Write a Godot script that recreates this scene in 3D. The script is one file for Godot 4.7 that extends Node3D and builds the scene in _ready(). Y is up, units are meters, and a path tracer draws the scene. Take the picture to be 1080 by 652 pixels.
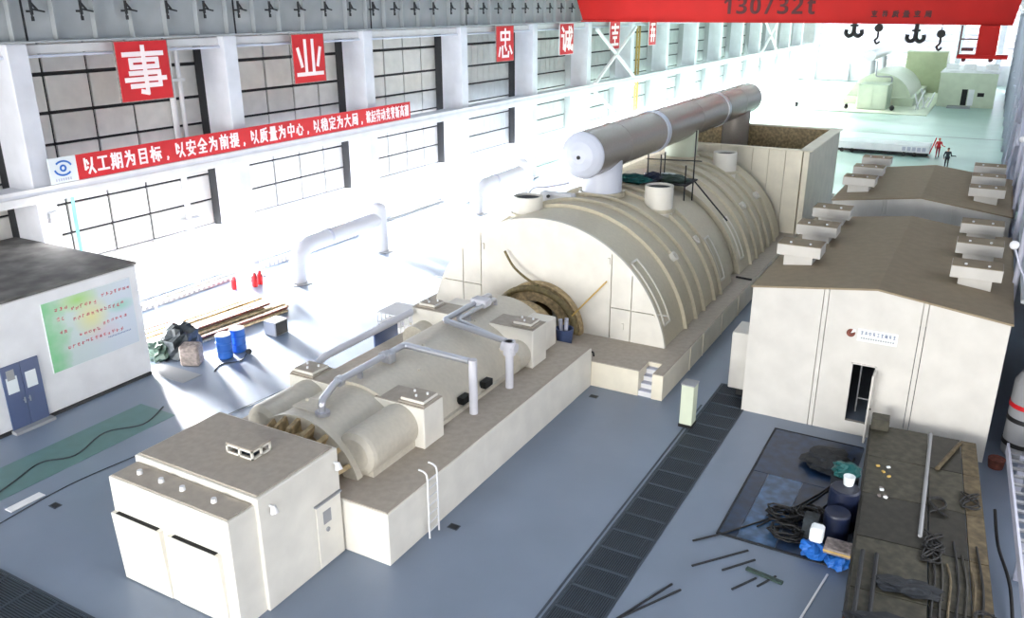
extends Node3D
# A turbine hall seen from its crane gallery. x runs across the hall, -z along it, y up, metres.

class Geo:
	var v = PackedVector3Array()
	var n = PackedVector3Array()
	var uv = PackedVector2Array()
	var col = PackedColorArray()

	func tri(a: Vector3, b: Vector3, c: Vector3, na: Vector3, nb: Vector3, nc: Vector3) -> void:
		var f = (b - a).cross(c - a)
		if f.dot(na + nb + nc) > 0.0:
			v.append_array([a, c, b]); n.append_array([na, nc, nb])
		else:
			v.append_array([a, b, c]); n.append_array([na, nb, nc])

	func face(pts: Array, hint: Vector3) -> void:
		var nn: Vector3 = (pts[1] - pts[0]).cross(pts[2] - pts[0]).normalized()
		if nn.dot(hint) < 0.0: nn = -nn
		for i in range(1, pts.size() - 1): tri(pts[0], pts[i], pts[i + 1], nn, nn, nn)

	func quad_uv(a: Vector3, b: Vector3, c: Vector3, d: Vector3, nn: Vector3) -> void:
		# a lower left, b lower right, c upper right, d upper left; textured whole
		v.append_array([a, d, c, a, c, b]); n.append_array([nn, nn, nn, nn, nn, nn])
		uv.append_array([Vector2(0, 1), Vector2(0, 0), Vector2(1, 0), Vector2(0, 1), Vector2(1, 0), Vector2(1, 1)])

	func box(lo: Vector3, hi: Vector3, bev := 0.0) -> void:
		box_at((lo + hi) / 2, hi - lo, Basis.IDENTITY, bev)

	func box_at(c: Vector3, s: Vector3, b: Basis, bev := 0.0) -> void:
		var h = s.abs() / 2
		var e: float = min(bev, min(h.x, min(h.y, h.z)) * 0.9)
		var ax = [0, 1, 2]
		for i in ax:
			var j: int = (i + 1) % 3
			var k: int = (i + 2) % 3
			for sg in [-1.0, 1.0]:
				var q = []
				for w in [[-1, -1], [1, -1], [1, 1], [-1, 1]]:
					var p = Vector3.ZERO
					p[i] = sg * h[i]; p[j] = w[0] * (h[j] - e); p[k] = w[1] * (h[k] - e)
					q.append(c + b * p)
				var nn = Vector3.ZERO
				nn[i] = sg
				face(q, b * nn)
			if e > 0.0:
				for s1 in [-1.0, 1.0]:
					for s2 in [-1.0, 1.0]:
						var q = []
						for w in [[0, -1], [0, 1], [1, 1], [1, -1]]:
							var p = Vector3.ZERO
							p[i] = w[1] * (h[i] - e)
							p[j] = s1 * (h[j] - (e if w[0] == 1 else 0.0))
							p[k] = s2 * (h[k] - (e if w[0] == 0 else 0.0))
							q.append(c + b * p)
						var nn = Vector3.ZERO
						nn[j] = s1; nn[k] = s2
						face(q, b * nn)
		if e > 0.0:
			for s0 in [-1.0, 1.0]:
				for s1 in [-1.0, 1.0]:
					for s2 in [-1.0, 1.0]:
						var sg = Vector3(s0, s1, s2)
						var q = []
						for i in 3:
							var p = sg * (h - Vector3.ONE * e)
							p[i] = sg[i] * h[i]
							q.append(c + b * p)
						face(q, b * sg)

	func bar(a: Vector3, b: Vector3, w: float, t: float, up := Vector3.UP, bev := 0.0) -> void:
		# a straight bar from a to b, w wide, t thick along up
		var d = (b - a).normalized()
		var u = up
		if absf(d.dot(u)) > 0.99: u = Vector3.RIGHT
		var s = d.cross(u).normalized()
		u = s.cross(d).normalized()
		box_at((a + b) / 2, Vector3((b - a).length(), t, w), Basis(d, u, s), bev)

	func frame_of(d: Vector3) -> Array:
		var u = Vector3.UP if absf(d.y) < 0.9 else Vector3.RIGHT
		var s = d.cross(u).normalized()
		return [s, s.cross(d).normalized()]

	func cyl(a: Vector3, b: Vector3, r0: float, r1 := -1.0, seg := 20, caps := true) -> void:
		if r1 < 0.0: r1 = r0
		var d = (b - a).normalized()
		var f = frame_of(d)
		for i in seg:
			var t0 = TAU * i / seg
			var t1 = TAU * (i + 1) / seg
			var e0: Vector3 = f[0] * cos(t0) + f[1] * sin(t0)
			var e1: Vector3 = f[0] * cos(t1) + f[1] * sin(t1)
			tri(a + e0 * r0, b + e0 * r1, b + e1 * r1, e0, e0, e1)
			tri(a + e0 * r0, b + e1 * r1, a + e1 * r0, e0, e1, e1)
			if caps:
				tri(a, a + e0 * r0, a + e1 * r0, -d, -d, -d)
				tri(b, b + e0 * r1, b + e1 * r1, d, d, d)

	func pipe_wall(a: Vector3, b: Vector3, ro: float, ri: float, seg := 24) -> void:
		# a hollow tube with thickness
		cyl(a, b, ro, ro, seg, false)
		var d = (b - a).normalized()
		var f = frame_of(d)
		for i in seg:
			var e0: Vector3 = f[0] * cos(TAU * i / seg) + f[1] * sin(TAU * i / seg)
			var e1: Vector3 = f[0] * cos(TAU * (i + 1) / seg) + f[1] * sin(TAU * (i + 1) / seg)
			tri(a + e0 * ri, b + e0 * ri, b + e1 * ri, -e0, -e0, -e1)
			tri(a + e0 * ri, b + e1 * ri, a + e1 * ri, -e0, -e1, -e1)
			face([b + e0 * ri, b + e0 * ro, b + e1 * ro, b + e1 * ri], d)
			face([a + e0 * ri, a + e0 * ro, a + e1 * ro, a + e1 * ri], -d)

	func tube(pts: Array, r: float, seg := 10) -> void:
		var rings = []
		var d0: Vector3 = (pts[1] - pts[0]).normalized()
		var fr = frame_of(d0)
		var s: Vector3 = fr[0]
		for i in pts.size():
			var d: Vector3
			if i == 0: d = d0
			elif i == pts.size() - 1: d = (pts[i] - pts[i - 1]).normalized()
			else: d = ((pts[i + 1] - pts[i]).normalized() + (pts[i] - pts[i - 1]).normalized()).normalized()
			s = (s - d * s.dot(d)).normalized()
			var u = s.cross(d)
			var ring = []
			for k in seg: ring.append(s * cos(TAU * k / seg) + u * sin(TAU * k / seg))
			rings.append(ring)
		for i in pts.size() - 1:
			for k in seg:
				var k1 = (k + 1) % seg
				var a: Vector3 = rings[i][k]
				var b: Vector3 = rings[i][k1]
				var c: Vector3 = rings[i + 1][k1]
				var e: Vector3 = rings[i + 1][k]
				tri(pts[i] + a * r, pts[i] + b * r, pts[i + 1] + c * r, a, b, c)
				tri(pts[i] + a * r, pts[i + 1] + c * r, pts[i + 1] + e * r, a, c, e)
		for w in [[0, 1], [pts.size() - 1, pts.size() - 2]]:
			var nn: Vector3 = (pts[w[0]] - pts[w[1]]).normalized()
			for k in seg:
				tri(pts[w[0]], pts[w[0]] + rings[w[0]][k] * r, pts[w[0]] + rings[w[0]][(k + 1) % seg] * r, nn, nn, nn)

	func lathe(prof: Array, at: Vector3, axis: Vector3, seg := 28) -> void:
		# prof: [radius, along axis], smooth round the axis, creased along it
		var f = frame_of(axis)
		for j in prof.size() - 1:
			var p: Array = prof[j]
			var q: Array = prof[j + 1]
			var sl = Vector2(q[0] - p[0], q[1] - p[1]).normalized()
			for i in seg:
				var e0: Vector3 = f[0] * cos(TAU * i / seg) + f[1] * sin(TAU * i / seg)
				var e1: Vector3 = f[0] * cos(TAU * (i + 1) / seg) + f[1] * sin(TAU * (i + 1) / seg)
				var n0 = e0 * sl.y - axis * sl.x
				var n1 = e1 * sl.y - axis * sl.x
				var a: Vector3 = at + e0 * p[0] + axis * p[1]
				var b: Vector3 = at + e1 * p[0] + axis * p[1]
				var c: Vector3 = at + e1 * q[0] + axis * q[1]
				var d: Vector3 = at + e0 * q[0] + axis * q[1]
				if p[0] > 0.0001: tri(a, b, c, n0, n1, n1)
				if q[0] > 0.0001: tri(a, c, d, n0, n1, n0)

	func prism(poly: PackedVector2Array, o: Vector3, u: Vector3, w: Vector3, d: Vector3) -> void:
		# a flat outline in the plane o + u*x + w*y, drawn out along d
		var dn = d.normalized()
		var t = Geometry2D.triangulate_polygon(poly)
		for i in range(0, t.size(), 3):
			var a = o + u * poly[t[i]].x + w * poly[t[i]].y
			var b = o + u * poly[t[i + 1]].x + w * poly[t[i + 1]].y
			var c = o + u * poly[t[i + 2]].x + w * poly[t[i + 2]].y
			tri(a, b, c, -dn, -dn, -dn)
			tri(a + d, b + d, c + d, dn, dn, dn)
		var area = 0.0
		for i in poly.size():
			area += poly[i].cross(poly[(i + 1) % poly.size()])
		for i in poly.size():
			var p = poly[i]
			var q = poly[(i + 1) % poly.size()]
			var e = q - p
			var o2 = Vector2(e.y, -e.x) * signf(area)
			var a = o + u * p.x + w * p.y
			var b = o + u * q.x + w * q.y
			face([a, b, b + d, a + d], u * o2.x + w * o2.y)

	func arch(cx: float, cy: float, r0: float, r1: float, a0: float, a1: float, z0: float, z1: float, seg := 48) -> void:
		# a curved slab between radii r0 < r1, angles a0..a1 (degrees from +x), z0..z1
		for i in seg:
			var t0 = deg_to_rad(lerpf(a0, a1, float(i) / seg))
			var t1 = deg_to_rad(lerpf(a0, a1, float(i + 1) / seg))
			var e0 = Vector3(cos(t0), sin(t0), 0)
			var e1 = Vector3(cos(t1), sin(t1), 0)
			var c0 = Vector3(cx, cy, z0)
			var c1 = Vector3(cx, cy, z1)
			tri(c0 + e0 * r1, c1 + e0 * r1, c1 + e1 * r1, e0, e0, e1)
			tri(c0 + e0 * r1, c1 + e1 * r1, c0 + e1 * r1, e0, e1, e1)
			tri(c0 + e0 * r0, c1 + e0 * r0, c1 + e1 * r0, -e0, -e0, -e1)
			tri(c0 + e0 * r0, c1 + e1 * r0, c0 + e1 * r0, -e0, -e1, -e1)
			var sz = Vector3(0, 0, signf(z0 - z1))
			face([c0 + e0 * r0, c0 + e0 * r1, c0 + e1 * r1, c0 + e1 * r0], sz)
			face([c1 + e0 * r0, c1 + e0 * r1, c1 + e1 * r1, c1 + e1 * r0], -sz)
		for w in [a0, a1]:
			var e = Vector3(cos(deg_to_rad(w)), sin(deg_to_rad(w)), 0)
			var hint = Vector3(e.y, -e.x, 0) * (1.0 if w == a0 else -1.0)
			face([Vector3(cx, cy, z0) + e * r0, Vector3(cx, cy, z0) + e * r1, Vector3(cx, cy, z1) + e * r1, Vector3(cx, cy, z1) + e * r0], hint)

	func ball(c: Vector3, r: Vector3, seg := 14, rings := 8) -> void:
		for j in rings:
			for i in seg:
				var q = []
				for w in [[0, 0], [1, 0], [1, 1], [0, 1]]:
					var t = TAU * (i + w[0]) / seg
					var p: float = PI * (j + w[1]) / rings
					q.append(Vector3(sin(p) * cos(t), cos(p), sin(p) * sin(t)))
				tri(c + q[0] * r, c + q[1] * r, c + q[2] * r, q[0], q[1], q[2])
				tri(c + q[0] * r, c + q[2] * r, c + q[3] * r, q[0], q[2], q[3])

	func mesh(o: Vector3) -> ArrayMesh:
		var a = []
		a.resize(Mesh.ARRAY_MAX)
		var w = PackedVector3Array()
		w.resize(v.size())
		for i in v.size(): w[i] = v[i] - o
		a[Mesh.ARRAY_VERTEX] = w
		a[Mesh.ARRAY_NORMAL] = n
		if uv.size() == v.size(): a[Mesh.ARRAY_TEX_UV] = uv
		if col.size() == v.size(): a[Mesh.ARRAY_COLOR] = col
		var m = ArrayMesh.new()
		m.add_surface_from_arrays(Mesh.PRIMITIVE_TRIANGLES, a)
		return m

# ---------------------------------------------------------------- scene helpers
var M = {}
var names = {}
var org = {}
var rng = RandomNumberGenerator.new()

func V(x: float, y: float, z: float) -> Vector3: return Vector3(x, y, z)

func numbered(called: String) -> String:
	names[called] = names.get(called, 0) + 1
	return called if names[called] == 1 else "%s_%03d" % [called, names[called] - 1]

func thing(called: String, label: String, category: String, at: Vector3, group := "", local := false) -> Node3D:
	var o = Node3D.new()
	o.name = numbered(called)
	add_child(o)
	o.position = at
	org[o] = Vector3.ZERO if local else at
	o.set_meta("label", label); o.set_meta("category", category)
	if group: o.set_meta("group", group)
	return o

func part(parent: Node3D, called: String, g: Geo, m: Material, label := "") -> MeshInstance3D:
	var o = MeshInstance3D.new()
	o.name = called
	o.mesh = g.mesh(org[parent])
	o.material_override = m
	parent.add_child(o, true)
	org[o] = org[parent]
	if label: o.set_meta("label", label)
	return o

func copy_part(parent: Node3D, src: MeshInstance3D, off: Vector3, basis := Basis.IDENTITY) -> MeshInstance3D:
	# the same mesh again, moved; sub-parts come along
	var o: MeshInstance3D = src.duplicate()
	o.name = String(src.name).rstrip("0123456789_")
	parent.add_child(o, true)
	o.transform = Transform3D(basis, src.position + off)
	return o

func single(called: String, g: Geo, m: Material, label: String, category: String, at: Vector3, group := "") -> MeshInstance3D:
	var o = MeshInstance3D.new()
	o.name = numbered(called)
	o.mesh = g.mesh(at)
	o.material_override = m
	add_child(o)
	o.position = at
	org[o] = at
	o.set_meta("label", label); o.set_meta("category", category)
	if group: o.set_meta("group", group)
	return o

func struct(called: String, g: Geo, m: Material, label: String, at := Vector3.ZERO) -> MeshInstance3D:
	var o = MeshInstance3D.new()
	o.name = called
	o.mesh = g.mesh(at)
	o.material_override = m
	add_child(o)
	o.position = at
	org[o] = at
	o.set_meta("label", label); o.set_meta("kind", "structure")
	return o

func dup(src: Node3D, called: String, at: Vector3, label := "", turn := 0.0) -> Node3D:
	var o: Node3D = src.duplicate()
	o.name = numbered(called)
	add_child(o)
	o.position = at
	if turn != 0.0: o.rotation.y = turn
	org[o] = at
	if label: o.set_meta("label", label)
	return o

func area(called: String, at: Vector3, toward: Vector3, size: Vector2, energy: float, c: Color) -> void:
	var l = AreaLight3D.new()
	l.name = called
	add_child(l)
	l.look_at_from_position(at, at + toward, Vector3.UP)
	l.area_size = size
	l.area_normalize_energy = false
	l.light_energy = energy
	l.light_color = c
	l.area_range = 250.0
	l.shadow_enabled = true

func noise_tex(sd: int, freq: float, lo: float, hi: float, oct := 4, size := 512) -> ImageTexture:
	var f = FastNoiseLite.new()
	f.seed = sd
	f.noise_type = FastNoiseLite.TYPE_SIMPLEX_SMOOTH
	f.frequency = freq
	f.fractal_octaves = oct
	var im = f.get_seamless_image(size, size)
	im.convert(Image.FORMAT_RGB8)
	var out = Image.create(size, size, false, Image.FORMAT_RGB8)
	for y in size:
		for x in size:
			var t = lerpf(lo, hi, im.get_pixel(x, y).r)
			out.set_pixel(x, y, Color(t, t, t))
	out.generate_mipmaps()
	return ImageTexture.create_from_image(out)

func mat(key: String, c: Color, rough: float, metal := 0.0, tex: Texture2D = null, scale := 0.3, rtex: Texture2D = null) -> StandardMaterial3D:
	var m = StandardMaterial3D.new()
	m.resource_name = key
	m.albedo_color = c
	m.roughness = rough
	m.metallic = metal
	if tex:
		m.albedo_texture = tex
		m.uv1_triplanar = true
		m.uv1_world_triplanar = true
		m.uv1_scale = Vector3.ONE * scale
	if rtex:
		m.roughness_texture = rtex
	M[key] = m
	return m

func C8(r: float, g: float, b: float) -> Color: return Color(r / 255.0, g / 255.0, b / 255.0)

func smooth(pts: Array, steps := 6) -> Array:
	var out = []
	for i in pts.size() - 1:
		var p0: Vector3 = pts[max(i - 1, 0)]
		var p1: Vector3 = pts[i]
		var p2: Vector3 = pts[i + 1]
		var p3: Vector3 = pts[min(i + 2, pts.size() - 1)]
		for s in steps: out.append(p1.cubic_interpolate(p2, p0, p3, float(s) / steps))
	out.append(pts[pts.size() - 1])
	return out

func elbow(pts: Array, r: float, steps := 6) -> Array:
	# a polyline with its corners rounded to radius r
	var out = [pts[0]]
	for i in range(1, pts.size() - 1):
		var a: Vector3 = (pts[i - 1] - pts[i]).normalized()
		var b: Vector3 = (pts[i + 1] - pts[i]).normalized()
		var p0: Vector3 = pts[i] + a * r
		var p2: Vector3 = pts[i] + b * r
		for s in steps + 1:
			var t = float(s) / steps
			out.append(p0.lerp(pts[i], t).lerp(pts[i].lerp(p2, t), t))
	out.append(pts[pts.size() - 1])
	return out

# ---------------------------------------------------------------- lettering: brush strokes on a ten by ten field, y down
const STROKES := {
	"以": "2 1 2 7 4 6;3.5 2 4.5 4;8 1 7.5 5 4.5 9.5;7 6 9.5 9.5",
	"工": "1.5 1.5 8.5 1.5;5 1.5 5 8.5;0.5 8.5 9.5 8.5",
	"期": "0.5 2 5 2;1.5 0.5 1.5 7;4 0.5 4 7;1.5 3.6 4 3.6;1.5 5.2 4 5.2;0.3 7 5 7;1.5 7.6 0.5 9.5;3.8 7.6 4.8 9.3;6 1 6 7 5.3 9.5;6 1 9 1 9 9.3 8.2 9.3;6 3.8 9 3.8;6 6.2 9 6.2",
	"为": "2 0.8 3.2 2.4;1 3.5 8.6 3.5 8.2 9 6.8 9;5 0.5 4.6 4 1 9.5;5.4 5.2 6.6 6.8",
	"目": "2 1 8 1 8 9.5;2 1 2 9.5;2 3.6 8 3.6;2 6.3 8 6.3;2 9.2 8 9.2",
	"标": "0.4 3 4.4 3;2.4 0.4 2.4 9.6;2.3 3.5 0.5 6.8;2.8 4 4.2 5.6;5.2 1.6 9.2 1.6;4.7 4.2 9.7 4.2;7.2 4.2 7.2 9.5 6.3 9;5.6 5.6 4.7 8;8.6 5.6 9.6 8",
	"，": "4.4 8.2 4.8 8.7 4.2 9.8",
	"安": "5 0.2 5 1.6;1 3.2 1 1.6 9 1.6 9 3.2;0.5 5 9.5 5;4.5 2.8 2.8 6.6 8.2 9.6;7 5 5.6 8 1.2 9.6",
	"全": "5 0.3 0.6 4.6;5 0.3 9.4 4.6;2.5 4.6 7.5 4.6;2.5 6.8 7.5 6.8;5 4.6 5 9.3;1 9.3 9 9.3",
	"前": "2.8 0.4 3.6 1.8;7.2 0.4 6.4 1.8;0.6 2.2 9.4 2.2;1.6 3.6 1.6 9.5;1.6 3.6 4.8 3.6 4.8 9.4;1.6 5.4 4.8 5.4;1.6 7.2 4.8 7.2;6.6 3.8 6.6 7.6;8.8 3.4 8.8 9.4 7.8 9.2",
	"提": "0.4 2.6 3.8 2.6;2.2 0.4 2.2 9.2 1.3 9;0.4 6.4 3.8 5;5 0.8 9 0.8 9 4.2 5 4.2 5 0.8;5 2.5 9 2.5;4.3 5.6 9.7 5.6;7 5.6 7 9;7 7.2 9 7.2;5.4 6.6 4.2 9.6;4.8 8.2 9.8 9.5",
	"质": "8.6 0.5 1.8 1.3 1.8 6 0.7 9.6;2 3 9.4 3;5.6 1.4 5.2 4.2;3.4 7.6 3.4 4.4 8 4.4 8 7.6;5.7 5.4 5.2 7.8 2.4 9.6;6.2 7.8 9 9.6",
	"量": "2.4 0.5 7.6 0.5 7.6 3 2.4 3 2.4 0.5;2.4 1.7 7.6 1.7;0.6 4 9.4 4;2.2 5 7.8 5 7.8 7.4 2.2 7.4 2.2 5;2.2 6.2 7.8 6.2;5 5 5 9.5;1.6 8.4 8.4 8.4;0.6 9.6 9.4 9.6",
	"中": "1.2 2.4 8.8 2.4 8.8 6.4 1.2 6.4 1.2 2.4;5 0.3 5 9.8",
	"心": "1.6 4.6 0.8 7.4;3 3.4 3 8.6 4 9.3 7.4 9.3 7.6 7.4;4.6 1.6 5.8 3.6;7.8 3.8 9.4 6.4",
	"稳": "3.8 0.6 0.8 1.6;0.4 3.2 4.2 3.2;2.3 1.2 2.3 9.6;2.2 3.6 0.4 7;2.6 4.4 4 5.8;6.4 0.4 5 2.6;6 1.4 8.4 1.4 7.6 2.8;5 3 9 3 9 6 5 6;5 4.5 9 4.5;5 7.2 4.6 9;6.2 7 6.2 9.2 8 9.2;8.8 7.2 9.4 9",
	"定": "5 0.2 5 1.4;1 3 1 1.5 9 1.5 9 3;2 4 8 4;5 4 5 9;5 6.3 8 6.3;2.6 5.6 2.4 7.6 0.8 9.6;2.4 7.6 4.6 9 9.4 9.3",
	"大": "0.6 3.4 9.4 3.4;5 0.4 4.6 4.4 0.8 9.6;5 3.6 6.4 6.8 9.4 9.6",
	"局": "1.8 0.9 8.8 0.9 8.8 3.3 1.8 3.3;1.8 0.9 1.8 5.6 0.6 9.6;3 4.6 9 4.6 8.8 9.4 7.6 9.4;3.6 6 6.8 6 6.8 8.3 3.6 8.3 3.6 6",
	"掀": "0.3 2.6 2.9 2.6;1.7 0.4 1.7 9.2;0.3 6.2 2.9 5;5.4 0.6 3.7 1.4 3.6 6 3 9.4;3.7 3.6 5.6 3.6;5 3.6 5 8;7 0.6 6 3.4;6.6 2 9.6 2 9 3.6;7.8 2.6 7.4 6 5.8 9.6;7.6 5.6 9.8 9.6",
	"起": "2.6 0.4 2.6 4;0.8 2 4.4 2;0.4 4 4.8 4;2.8 4 2.8 8;2.8 6 4.6 6;1.4 5.4 1.2 8 0.4 9.6;1.2 7.6 3.4 9.3 9.8 9.4;5.8 1.4 9 1.4 9 4 6 4 6 7.6 9.4 7.6 9.4 6.4",
	"劳": "0.8 1.4 9.2 1.4;3.2 0.3 3.2 2.6;6.8 0.3 6.8 2.6;0.8 5 0.8 3.6 9.2 3.6 9.2 5;1.8 6.2 8.2 6.2 7.8 9.4 6.6 9.4;5 4.6 4.4 7.4 1.6 9.6",
	"动": "0.8 1.4 4.4 1.4;0.3 3.8 5 3.8;2.4 3.8 0.8 8 4.6 7.4;3.8 5.8 4.8 8.6;5 3 9.2 3 8.8 9.2 7.6 9;7 0.5 6.8 4.6 4.8 9.6",
	"竞": "5 0.2 5 1.2;1.6 1.3 8.4 1.3;3.2 1.6 3.8 2.8;6.8 1.6 6.2 2.8;0.6 3.1 9.4 3.1;2.6 4.3 7.4 4.3 7.4 6.5 2.6 6.5 2.6 4.3;4 6.6 3.4 8.4 0.8 9.6;5.8 6.6 5.8 9.3 9.2 9.3 9.3 8",
	"赛": "5 0 5 1;0.8 2.3 0.8 1.1 9.2 1.1 9.2 2.3;2 3 8 3;3.6 2 3.6 5.2;6.4 2 6.4 5.2;2 4.1 8 4.1;0.6 5.2 9.4 5.2;3.2 8.4 3.2 6.2 6.8 6.2 6.8 8.4;5 6.8 4.6 8.4 2 9.8;5.6 8.4 8 9.8",
	"新": "2.6 0.2 2.6 1.3;0.6 1.4 4.8 1.4;1.4 1.8 1.8 3;3.8 1.8 3.4 3;0.3 3.3 5 3.3;0.6 5 4.9 5;2.7 3.4 2.7 9.6;1.6 6 0.5 8.4;3.6 6 4.8 8;9 0.6 6 1.6 6 6 5.2 9.6;6 4 9.8 4;8 4 8 9.8",
	"高": "5 0.1 5 1.2;0.6 1.3 9.4 1.3;3 2.4 7 2.4 7 4 3 4 3 2.4;1.2 9.6 1.2 5.1 8.8 5.1 8.8 9.4 7.8 9.4;3.4 6.4 6.6 6.4 6.6 8.2 3.4 8.2 3.4 6.4",
	"潮": "0.6 0.8 1.7 2;0.3 3.6 1.5 4.8;1.8 6.2 0.5 9.5;2.2 1.6 5.6 1.6;3.9 0.3 3.9 2.8;2.7 3 5.1 3 5.1 6 2.7 6 2.7 3;2.7 4.5 5.1 4.5;2.2 7.4 5.6 7.4;3.9 6 3.9 9.7;6.6 0.8 9.2 0.8 9.2 9.3 8.4 9.3;6.6 0.8 6.6 6 5.9 9.5;6.6 3.4 9.2 3.4;6.6 5.8 9.2 5.8",
	"事": "0.6 1.6 9.4 1.6;2 2.8 8 2.8 8 4.2 2 4.2 2 2.8;1.6 5.4 8.2 5.4 8.2 8 1.6 8;0.5 6.7 9.5 6.7;5 0.2 5 9.5 3.8 9.2",
	"业": "3.6 0.6 3.6 8.8;6.4 0.6 6.4 8.8;0.8 2.6 2 6.8;9.2 2.6 8 6.8;0.3 8.9 9.7 8.9",
	"忠": "2 1.2 8 1.2 8 3.6 2 3.6 2 1.2;5 0.1 5 5.2;1.4 6.4 0.6 9;3 6 3 9.4 7 9.4 7.2 8;4.6 5.6 5.6 7.2;8 6 9.4 8.4",
	"诚": "1 0.6 2.2 1.8;0.4 3.6 2.2 3.6 2.2 8.6 3.6 7.4;3.8 2.4 9.6 2.4;4.2 2.4 4.2 6 3.4 9.4;4.4 5 6.2 5 6 8 5.2 7.8;6.8 0.4 7.2 5 8.4 8.6 9.7 9.2 9.8 7.6;9 3.8 6.6 9;8.2 0.6 9 1.6",
	"?a": "1 1.5 9 1.5;5 0.3 5 4;2 4 8 4;3 6 7 6;1 9 9 9;5 6 5 9",
	"?b": "2 1 8 1;2 3.5 8 3.5;4 1 3 9;7 3.5 7 9;1.5 6.5 8.5 6.5",
}

func strokes_of(ch: String) -> Array:
	var out = []
	for s in STROKES[ch].split(";"):
		var a: PackedFloat64Array = s.split_floats(" ", false)
		var pl = []
		for i in range(0, a.size(), 2): pl.append(Vector2(a[i], 10.0 - a[i + 1]) / 10.0)
		out.append(pl)
	return out

func glyph(g: Geo, ch: String, o: Vector3, u: Vector3, w: Vector3, sw: float, depth: float) -> void:
	# o is the lower left corner, u and w span the field, sw the stroke width
	var nn = u.cross(w).normalized()
	var lift = 0.0
	for pl in strokes_of(ch):
		for i in pl.size() - 1:
			var a: Vector3 = o + u * pl[i].x + w * pl[i].y
			var b: Vector3 = o + u * pl[i + 1].x + w * pl[i + 1].y
			var d = (b - a).normalized() * sw * 0.4
			g.bar(a - d + nn * lift, b + d + nn * lift, sw, depth, nn)
			lift += depth * 0.06

func _ready() -> void:
	rng.seed = 7
	# ---- camera, sky, daylight, exposure
	var cam = Camera3D.new()
	cam.name = "camera"
	add_child(cam)
	cam.position = V(0, 13, 0)
	cam.rotation_degrees = V(-19.859, 29.353, -0.154)
	cam.fov = 40.573
	cam.near = 0.2
	cam.far = 600.0
	cam.current = true
	var env = Environment.new()
	env.background_mode = Environment.BG_SKY
	var sm = ProceduralSkyMaterial.new()
	sm.sky_top_color = C8(225, 236, 255)
	sm.sky_horizon_color = C8(248, 251, 255)
	sm.ground_bottom_color = C8(200, 205, 210)
	sm.ground_horizon_color = C8(240, 243, 246)
	sm.sky_energy_multiplier = 1.7
	sm.ground_energy_multiplier = 1.4
	var sky = Sky.new()
	sky.sky_material = sm
	env.sky = sky
	env.tonemap_mode = Environment.TONE_MAPPER_LINEAR
	env.tonemap_exposure = 1.0
	env.sdfgi_enabled = true
	env.ssao_enabled = true
	env.ssil_enabled = true
	var we = WorldEnvironment.new()
	we.name = "world_environment"
	we.environment = env
	add_child(we)
	var day = Color(0.94, 0.97, 1.0)
	area("gable_window_light", V(-15, 8.0, 39.5), V(0, 0, -1), Vector2(32, 13), 7.8, Color(1.0, 0.99, 0.965))
	area("side_window_light", V(-33.35, 1.55, -92.0), V(1, 0, 0), Vector2(140, 2.1), 6.0, day)
	area("far_window_light", V(-14, 8.0, -169.0), V(0, 0, 1), Vector2(30, 8), 1.2, day)
	area("right_fill_light", V(3.4, 3.6, 4.0), V(-1, 0, 0), Vector2(56, 4.6), 0.62, Color(1.0, 0.97, 0.92))  # fill light of the added right window, brightens sides facing the gallery
	var sun = DirectionalLight3D.new()
	sun.name = "low_sun"
	add_child(sun)
	sun.look_at_from_position(Vector3.ZERO, V(1, -0.175, 0.42), Vector3.UP)
	sun.light_energy = 110.0
	sun.light_color = Color(1.0, 0.985, 0.96)
	sun.light_angular_distance = 13.0
	sun.sky_mode = DirectionalLight3D.SKY_MODE_LIGHT_ONLY
	sun.shadow_enabled = true
	sun.directional_shadow_max_distance = 250.0
	area("upper_right_fill_light", V(3.4, 8.1, -42.0), V(-1, 0, 0), Vector2(36, 2.2), 0.15, day)  # fill light of the added high window, lifts casing flanks and upper cladding
	materials()
	shell()
	left_wall()
	right_wall()
	crane()
	exciter()
	generator()
	turbine()
	buildings()
	left_floor()
	wall_things()
	foreground()
	far_unit()

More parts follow.
